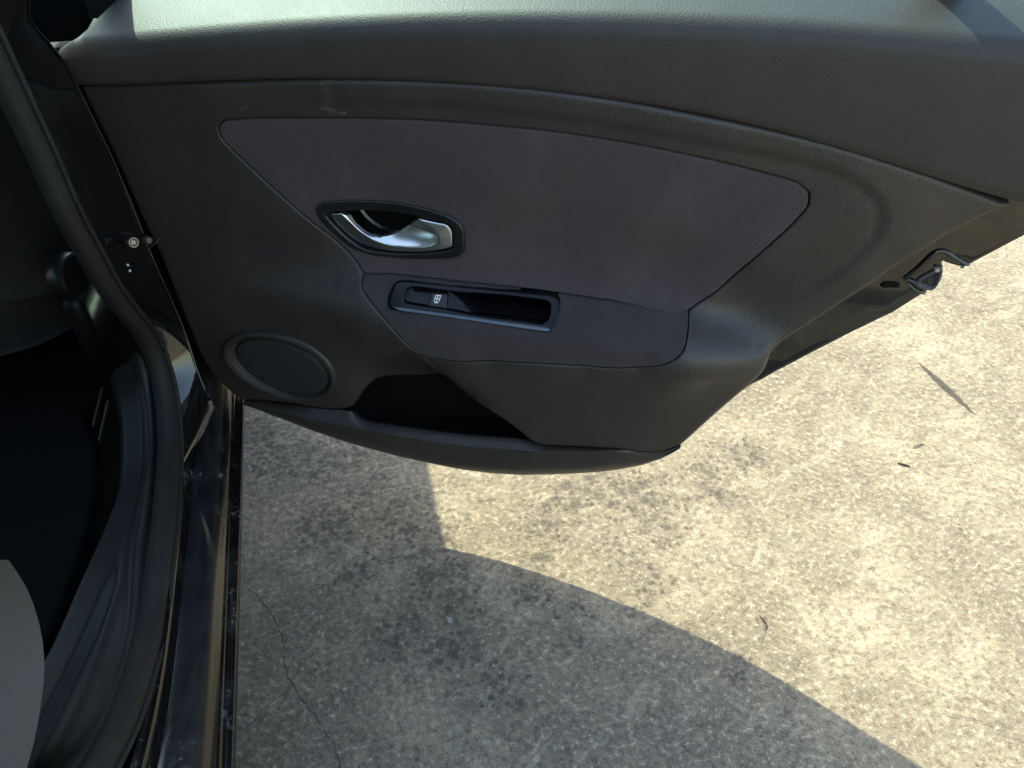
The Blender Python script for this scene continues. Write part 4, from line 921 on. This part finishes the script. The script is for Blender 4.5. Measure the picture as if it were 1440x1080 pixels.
# painted shell: inner sheet, outer skin and the latch notch on its rear edge
shell_out = [(0.12, 0.955), (0.07, 0.90), (-0.018, 0.88), (-0.020, 0.80), (-0.004, 0.62), (0.040, 0.48), (0.10, 0.40), (0.17, 0.35), (0.30, 0.31), (0.46, 0.29), (0.60, 0.29), (0.70, 0.33), (0.80, 0.41), (0.862, 0.485)] + [tuple(p) for p in EDGE] + [(1.185, 0.87), (1.20, 0.955)]
so = catmull(shell_out, 0.008, True, 40)
# smooth the ends of the edge table but keep the notch crisp
door = panel('rear_door', so, lambda V: np.full(len(V), -0.020), M['flange'], None, res=0.02, roll=0.0025, skirt=0.022)
door.parent = car
door.location = HINGE - CAR_OFF
door.rotation_euler = (0, 0, math.radians(-26.4))
door['label'] = 'open black rear door seen from its inner side'
skin_out = [(0.12, 0.955), (0.07, 0.90), (-0.020, 0.88), (-0.028, 0.80), (-0.010, 0.62), (0.020, 0.45), (0.060, 0.30), (0.13, 0.19), (0.30, 0.170), (0.46, 0.195), (0.57, 0.233), (0.668, 0.280), (0.753, 0.335), (0.815, 0.378), (0.86, 0.423), (0.90, 0.468)] + [tuple(p[2:]) for p in EDGE_WALL] + [(1.195, 0.85), (1.20, 0.955)]
def skin_depth(V):
    lo = np.interp(V[:, 0], [0.0, 0.75, 0.92, 1.2], [-0.155, -0.155, -0.122, -0.115])
    z = V[:, 1]
    return lo - 0.006 * np.sin(np.clip((z - 0.16) / 0.85, 0, 1) * math.pi) + 0.05 * np.clip((z - 0.80) / 0.16, 0, 1) ** 1.5
panel('outer_skin', catmull(skin_out, 0.012, True, 40), skin_depth, M['paint'], door, res=0.03, roll=0.002, skirt=-0.002)
# painted edge that closes the door between its inner sheet and its outer skin
wall_a = shell_out[:14] + [tuple(p[:2]) for p in EDGE_WALL]
wall_b = skin_out[:14] + [tuple(p[2:]) for p in EDGE_WALL]
wall_n = min(len(wall_a), len(wall_b))
sweep('door_edge', [[Vector((a[0], 0.0215, a[1])), Vector((a[0] * 0.5 + b[0] * 0.5, 0.068, a[1] * 0.5 + b[1] * 0.5 + 0.002)), Vector((b[0], float(-skin_depth(np.array([b]))[0]) - 0.002, b[1]))] for a, b in zip(wall_a, wall_b)], M['paint'], door, crease=30)
# window frame above the belt, leaning towards the cabin as it rises
def lean(z):
    return -0.112 + max(0.0, z - 0.97) * 0.50
def wpt(u, z, d=0.0):
    return Vector((u, -(lean(z) + d), z))
fr_path = [(-0.012, 0.93), (-0.012, 1.05), (-0.010, 1.18), (-0.005, 1.30), (0.025, 1.375), (0.12, 1.402), (0.35, 1.41), (0.62, 1.40), (0.85, 1.375), (1.0, 1.33), (1.10, 1.25), (1.165, 1.12), (1.19, 1.02), (1.19, 0.94)]
fp = catmull(fr_path, 0.02)
def ribbon_frame(name, path, half_w, half_t, mat, parent):
    secs = []
    P = np.asarray(path); T = np.gradient(P, axis=0); T /= np.linalg.norm(T, axis=1)[:, None]
    for p, t in zip(P, T):
        nx_, nz_ = -t[1], t[0]
        row = []
        for a, b in ((-1, -0.6), (-0.85, -1), (0.85, -1), (1, -0.6), (1, 0.6), (0.85, 1), (-0.85, 1), (-1, 0.6)):
            row.append(wpt(p[0] + nx_ * half_w * a, p[1] + nz_ * half_w * a, half_t * b))
        secs.append(row)
    return sweep(name, secs, mat, parent, close=True, crease=45)
ribbon_frame('window_frame', fp, 0.030, 0.018, M['satin_black'], door)
div = catmull([(1.00, 0.93), (0.985, 1.05), (0.955, 1.20), (0.925, 1.345)], 0.02)
ribbon_frame('window_divider', div, 0.021, 0.012, M['satin_black'], door)
gl = []
for z in np.linspace(0.93, 1.385, 8):
    u0, u1 = np.interp(z, [0.93, 1.18, 1.385], [-0.03, -0.02, 0.01]), np.interp(z, [0.93, 1.2, 1.385], [0.985, 0.94, 0.90])
    gl.append([wpt(u, z, -0.003) for u in np.linspace(u0, u1, 10)])
sweep('window_glass', gl, M['glass'], door)
gl = []
for z in np.linspace(0.93, 1.32, 8):
    u0, u1 = np.interp(z, [0.93, 1.2, 1.385], [1.0, 0.955, 0.925]), np.interp(z, [0.93, 1.02, 1.12, 1.25, 1.32], [1.18, 1.18, 1.155, 1.09, 1.0])
    gl.append([wpt(u, z, -0.003) for u in np.linspace(u0, u1, 6)])
sweep('quarter_glass', gl, M['glass'], door)

# door card
OUT = np.vstack([catmull(CARD_L, 0.004)[:-1], catmull([CARD_L[-1]] + CARD_B, 0.004, False, 45)[1:-1], catmull([CARD_B[-1]] + CARD_R, 0.004)[:-1], catmull(RIDGE, 0.004)[:-1]])
INS = catmull(INSERT, 0.004, True, 42)
ARM = catmull(ARMREST, 0.004, True, 50)
def shrink(ring, by):
    t = np.roll(ring, -1, 0) - np.roll(ring, 1, 0); t /= np.linalg.norm(t, axis=1)[:, None] + 1e-12
    n = np.c_[-t[:, 1], t[:, 0]]
    area = 0.5 * np.sum(ring[:, 0] * np.roll(ring[:, 1], -1) - np.roll(ring[:, 0], -1) * ring[:, 1])
    return ring + n * (by if area > 0 else -by)
SPKO_C = catmull(SPK, 0.004, True)
LP = np.array(LIP)
card = panel('door_card', OUT, relief, M['card'], door, holes=[shrink(INS, -0.0006), shrink(ARM, -0.0006), shrink(SPKO_C, 0.006)], res=0.0048, roll_w=lambda V: np.where((V[:, 0] > LP[0, 0]) & (V[:, 1] < 0.375) & (V[:, 0] < LP[-1, 0] + 0.004), np.interp(V[:, 0], [0.66, 0.735, 2.0], [1.0, 0.04, 0.04]), 1.0), roll=0.007, hole_roll=0.0022, skirt=0.022, hole_skirt=0.006)
card['label'] = 'moulded dark plastic door trim panel with soft grain'
ins = panel('cloth_insert', shrink(INS, 0.0008), lift(-0.0002), M['insert'], door, res=0.006, roll=0.0032, skirt=0.006, holes=[shrink(catmull(HB_OUT, 0.004, True, 60), 0.004)], hole_roll=0.001)
arm = panel('armrest_pad', shrink(ARM, 0.0008), lift(-0.0004), M['armrest'], door, res=0.0045, roll=0.0026, skirt=0.006,
            holes=[shrink(catmull(SB_OUT, 0.004, True, 60), 0.004)], hole_roll=0.001)

# storage pocket: a dark tub behind the opening, closed in front by the rolled lower lip
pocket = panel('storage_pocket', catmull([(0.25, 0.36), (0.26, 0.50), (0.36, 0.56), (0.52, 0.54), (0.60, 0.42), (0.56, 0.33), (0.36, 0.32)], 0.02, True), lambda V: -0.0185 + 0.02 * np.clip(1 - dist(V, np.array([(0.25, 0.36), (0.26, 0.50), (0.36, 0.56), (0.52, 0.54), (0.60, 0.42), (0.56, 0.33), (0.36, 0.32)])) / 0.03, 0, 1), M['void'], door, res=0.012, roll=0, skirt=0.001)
LP = np.array(LIP)
secs = []
for i, (iu_, iv_, id_, cu_, cv_, cd_, bu_, bv_, bd_, mw_) in enumerate(LP):
    I, Cc, B_ = np.array([iu_, iv_, id_]), np.array([cu_, cv_, cd_]), np.array([bu_, bv_, bd_])
    row = [I + np.array([0, -0.012, -0.016]), I + np.array([0, -0.001, -0.004]), I]
    row += [I * 0.55 + Cc * 0.45, I * 0.2 + Cc * 0.8]
    # rolled crest, then a face that bellies out a little and rolls under at the bottom
    span = np.linalg.norm((B_ - Cc)[:2])
    k = min(0.0035, span * 0.2)
    dn = (B_ - Cc) / (span + 1e-9)
    row += [Cc, Cc + dn * k * 0.35 + np.array([0, 0, k * 0.25]), Cc + dn * k + np.array([0, 0, k * 0.3])]
    for f in np.linspace(0.25, 1.0, 10):
        q = Cc * (1 - f) + B_ * f
        q[2] = Cc[2] + (B_[2] - Cc[2]) * (f ** 2.4) + 0.0012 * math.sin(math.pi * f)
        row.append(q)
    tp = min(1.0, max(0.0, (len(LP) - 1 - i) / 12.0))
    row += [B_ + np.array([0, -0.0015 * tp, -0.006]), B_ + np.array([0, 0.004 * (1 - tp), -0.02]), B_ + np.array([0, 0.006 + 0.01 * (1 - tp), -0.02 - 0.025 * tp])]
    secs.append([Vector((q[0], -q[2], q[1])) for q in row])
lipo = sweep('lower_lip', secs, M['card'], door, crease=55)

# soft top pad and window ledge
LEDGE_TILT = 74.0
TP = np.array(TOPPAD)
def top_row(k, n_prof=40):
    pass
us = np.linspace(-0.03, 1.17, 61)
zr = np.interp(us, TP[:, 0], TP[:, 1]); zt = np.interp(us, TP[:, 0], TP[:, 2])
# smooth both rails
for arr in (zr, zt):
    arr[:] = np.polyval(np.polyfit(us, arr, 6), us)
prof = []      # (fraction of face height, extra height, depth)
secs = []
TL = np.array(TOP_L)
for i, u in enumerate(us):
    h = zt[i] - zr[i]
    row = [(-0.004, zr[i] + 0.0015), (0.0065, zr[i] + 0.0005), (0.0105, zr[i] + 0.0012), (0.0125, zr[i] + 0.0035)]
    for f in np.linspace(0.10, 0.78, 9):
        row.append((0.0125 + 0.004 * math.sin(math.pi * f * 0.75) + 0.0015 * f, zr[i] + h * f))
    # rolled shoulder: terminator where the face has turned 35 degrees upwards
    d0, z0 = row[-1]
    R = 0.026
    zc = zt[i] - R * math.sin(math.radians(34))
    dc = d0 - R
    for a in np.linspace(8, LEDGE_TILT, 12):
        row.append((dc + R * math.cos(math.radians(a)), zc + R * math.sin(math.radians(a))))
    dl, zl = row[-1]
    sl = math.tan(math.radians(90 - LEDGE_TILT))
    for s in (0.008, 0.018, 0.03, 0.045, 0.062, 0.080, 0.098):
        row.append((dl - s, zl + s * sl - s * s * 0.6))
    e_ = row[-1]
    row.append((e_[0] - 0.004, e_[1] - 0.004)); row.append((e_[0] - 0.004, e_[1] - 0.06))
    pts = []
    for k, (d, z) in enumerate(row):
        uu = u
        if i == 0 or u < 0.03:
            ul = np.interp(z, TL[:, 1], TL[:, 0])
            bulge = ul + (0.02 if k > 18 else 0) * min(1, (k - 18) / 8)
            uu = bulge + (u + 0.03) / 0.06 * (0.03 - bulge)
        pts.append(Vector((uu, -d, z)))
    secs.append(pts)
# rounded left end
first = [Vector((p.x - 0.0, p.y + 0.012, p.z - 0.004)) for p in secs[0]]
secs[0] = [p + Vector((0.002, 0.003, -0.001)) for p in secs[0]]
secs = [[p + Vector((-0.0015, 0.010, -0.003)) for p in secs[0]]] + secs
secs.append([Vector((p.x + 0.004, max(p.y, -0.004), p.z - 0.001)) for p in secs[-1]])
secs.append([Vector((p.x + 0.001, max(p.y, 0.045), p.z - 0.003)) for p in secs[-1]])
pad = sweep('top_pad', secs, M['pad'], door, crease=60)
pad['label'] = 'grained soft top pad with the sunlit window ledge'

# speaker: rolled ring and domed grille, seated on the card
def ring_frame(pts):
    P = np.array(pts); r = relief(P)
    W = np.c_[P[:, 0], -r, P[:, 1]]
    c = W.mean(0)
    _, _, vt = np.linalg.svd(W - c)
    n = vt[2]
    if n[1] > 0:
        n = -n
    return W, c, n
Wo, c_o, n_o = ring_frame(SPK)
Wi, c_i, n_i = ring_frame(GRILLE)
def flatten(W, c, n):
    return W - ((W - c) @ n)[:, None] * n[None]
Wo = flatten(Wo, c_o, n_o); Wi = flatten(Wi, c_o, n_o)
secs = []
for s, h in ((0.0, -0.012), (0.0, 0.0025), (0.06, 0.0052), (0.20, 0.0066), (0.40, 0.0064), (0.58, 0.0046), (0.72, 0.0015), (0.90, -0.0015), (0.98, -0.0025), (1.0, -0.006)):
    secs.append([Vector(Wo[k] * (1 - s) + Wi[k] * s + n_o * h) for k in range(32)])
spk = sweep('speaker_surround', secs, M['card'], door, close=True, crease=60)
def grille_mat():
    t = NT('speaker_mesh')
    v = t.voro(620, 'F1', None, 0.25)
    hole = t.rng(v, 0.22, 0.34, 1.0, 0.0)
    c = t.mix(hole, (0.030, 0.028, 0.026), (0.010, 0.0098, 0.0095))
    t.pbsdf(Base_Color=c, Roughness=0.6, Specular_IOR_Level=0.3, Normal=t.bump(v, 0.4, 0.0008))
    return t.m
secs = []
for s, h in ((0.985, -0.004), (0.97, -0.0015), (0.94, 0.0), (0.90, 0.0005), (0.7, 0.0012), (0.4, 0.002), (0.1, 0.0022), (0.0, 0.0022)):
    ci = Wi.mean(0)
    secs.append([Vector(ci * (1 - s) + Wi[k] * s + n_o * h) for k in range(32)])
sweep('speaker_grille', secs, grille_mat(), door, close=True, crease=60)

# inner door handle: black escutcheon, dark cup and a satin silver lever
HBO = catmull(HB_OUT, 0.003, True, 60); HBI = catmull(HB_IN, 0.003, True, 60)
panel('handle_escutcheon', HBO, lift(0.0035), M['satin_black'], door, holes=[HBI], res=0.003, roll=0.003, hole_roll=0.0016, skirt=0.006, hole_skirt=0.016)
def cup(V):
    d = dist(V, HBI)
    return relief(V) - 0.011 - 0.030 * (1 - np.exp(-d / 0.012))
panel('handle_cup', shrink(HBI, -0.001), cup, M['void'], door, res=0.003, roll=0, skirt=0.001)
LEV = catmull(LEVER, 0.0025, True, 55); CRE = catmull(CREST, 0.0025, True, 75)
def lever(V):
    ins_ = inside(V, CRE)
    nc = len(CREST)
    crest_line = catmull(CREST[:13], 0.002)
    dd = dist(V, crest_line, closed=False)
    out = relief(V) + 0.0055 - 0.30 * np.clip(dd, 0, 0.02)
    into = relief(V) + 0.0055 - 0.016 * (1 - np.exp(-dd / 0.011))
    return np.where(ins_, into, out)
panel('handle_lever', LEV, lever, M['silver'], door, res=0.0018, roll=0.0016, skirt=0.006, crease=70)

# window switch panel with pull recess
SBO = catmull(SB_OUT, 0.003, True, 60); SBI = catmull(SB_IN, 0.003, True, 50)
BP = BEZEL_PLANE
def bez(c):
    return lambda V: BP[0] + BP[1] * V[:, 0] + BP[2] * V[:, 1] + c
panel('switch_bezel', SBO, bez(0.0035), M['piano'], door, holes=[SBI], res=0.003, roll=0.003, hole_roll=0.0014, skirt=0.010, hole_skirt=0.006)
DIVL = np.array(SB_DIV)
def recess(V):
    d = dist(V, SBI)
    side = V[:, 0] - np.interp(-V[:, 1], -DIVL[:, 1], DIVL[:, 0])
    deep = np.clip((side + 0.004) / 0.010, 0, 1); deep = deep * deep * (3 - 2 * deep)
    return bez(-0.0015)(V) - 0.004 * (1 - np.exp(-d / 0.006)) - deep * 0.035 * (1 - np.exp(-d / 0.004))
panel('pull_recess', shrink(SBI, -0.0008), recess, M['piano'], door, res=0.003, roll=0, skirt=0.001, crease=70)
panel('bezel_strip', catmull(SB_BAR, 0.003, True, 60), bez(0.0050), M['bar'], door, res=0.003, roll=0.0014, skirt=0.004)
BT = catmull(BUTTON, 0.002, True, 60)
sw = panel('window_switch', BT, bez(0.0015), M['satin_black'], door, res=0.002, roll=0.0016, skirt=0.008)
# printed window pictogram on the switch: an outline pane with a cross and arrow
iu, iv = ICON[0]
E1 = (np.array(BUTTON[1]) - np.array(BUTTON[0])); E1 /= np.linalg.norm(E1)
E2 = (np.array(BUTTON[0]) - np.array(BUTTON[3])); E2 /= np.linalg.norm(E2)
bm = bmesh.new()
def icon_bar(x0, y0, x1, y1, w):
    a = np.array([x0, y0]); b = np.array([x1, y1]); t = (b - a) / np.linalg.norm(b - a); n = np.array([-t[1], t[0]]) * w / 2
    vs = []
    for q in (a - n, b - n, b + n, a + n):
        p = np.array([iu, iv]) + (q[0] * E1 + q[1] * E2 * 0.95) * 0.001
        d = float(bez(0.0018)(p[None])[0])
        vs.append(bm.verts.new((p[0], -d, p[1])))
    bm.faces.new(vs)
for (a, b, c, d_) in ((-3.6, 3.2, 3.6, 3.6), (-3.6, 3.2, -3.3, -2.2), (3.6, 3.6, 3.3, -2.2), (-3.3, -2.2, -1.6, -3.8), (-1.6, -3.8, 1.8, -3.8), (1.8, -3.8, 3.3, -2.2), (0, 3.3, 0, -3.8), (-3.4, 0.2, 3.4, 0.2)):
    icon_bar(a, b, c, d_, 1.15)
for f in list(bm.faces):
    pass
ext = bmesh.ops.extrude_face_region(bm, geom=list(bm.faces))
bmesh.ops.translate(bm, vec=(0, -0.0002, 0), verts=[g for g in ext['geom'] if isinstance(g, bmesh.types.BMVert)])
bm_obj('window_pictogram', bm, M['white'], door)

# latch on the rear edge: pressed recess rim, lock body, strike slot and a rubber plug
def flat_at(c):
    return lambda V: np.full(len(V), c)
rc = catmull(RECESS, 0.004, True, 50)
rim_path = catmull(RECESS[:8], 0.004)
tube('latch_recess_rim', [Vector((p[0], 0.0195, p[1])) for p in rim_path], 0.0030, M['flange'], door, seg=10)
panel('latch_recess', shrink(catmull(RECESS, 0.004, True, 35), 0.001), flat_at(-0.0185), M['flange'], door, res=0.01, roll=0.001, skirt=0.002)
lb = catmull(LATCH, 0.003, True, 40)
panel('latch_body', lb, lambda V: -0.0150 - 0.0035 * np.clip((dist(V, lb) - 0.0035) / 0.0015, 0, 1), M['latch'], door, res=0.0015, roll=0.0015, skirt=0.03)
panel('latch_bolt', catmull(STRIKE, 0.003, True, 40), flat_at(-0.012), M['tan'], door, res=0.003, roll=0.0008, skirt=0.01)
tube('latch_spring', [Vector((p[0], 0.0165, p[1])) for p in catmull(LOOP, 0.003, True)], 0.0014, M['latch'], door, seg=8)
pl = catmull(PLUG, 0.003, True, 70)
panel('rubber_plug', pl, lambda V: -0.0195 + 0.003 * (1 - np.exp(-dist(V, pl) / 0.004)), M['void'], door, res=0.002, roll=0.001, skirt=0.004)

# ------------------------------------------------------------------ litter on the concrete
def twig(name, pts, r, label, mat):
    P = catmull([(x, y, r * 0.9) for x, y in pts], 0.002)
    n = len(P)
    P[:, 2] += np.sin(np.linspace(0, 5, n)) * r * 0.3
    o = tube(name, P, r * (0.55 + 0.45 * np.sin(np.linspace(0.3, 2.8, n))), mat, None, seg=8)
    return tag(o, label, 'twig', 'bits of twig on the concrete')
M['bark'] = plain('dry_bark', (0.085, 0.066, 0.046), 0.8, 0.2, 0.6, 500)
twig('twig', TWIG, 0.0022, 'short thick dark twig lying on the sunlit concrete', M['bark'])
twig('twig', TWIG2, 0.0012, 'thin straw-like twig above the thicker twig on sunlit concrete', M['bark'])
twig('twig', CURL, 0.0014, 'tiny curled stem near the shadow edge on the concrete', M['bark'])
bm = bmesh.new()
bmesh.ops.create_icosphere(bm, subdivisions=3, radius=0.006)
for v in bm.verts:
    v.co *= 1 + 0.18 * math.sin(v.co.x * 700) * math.cos(v.co.y * 620)
    v.co.z *= 0.7
bmesh.ops.translate(bm, vec=(PEBBLE[0][0], PEBBLE[0][1], 0.0028), verts=bm.verts)
peb = bm_obj('pebble', bm, plain('grey_pebble', (0.20, 0.20, 0.21), 0.25, 0.6), None)
tag(peb, 'small shiny grey pebble on the shaded concrete', 'pebble')
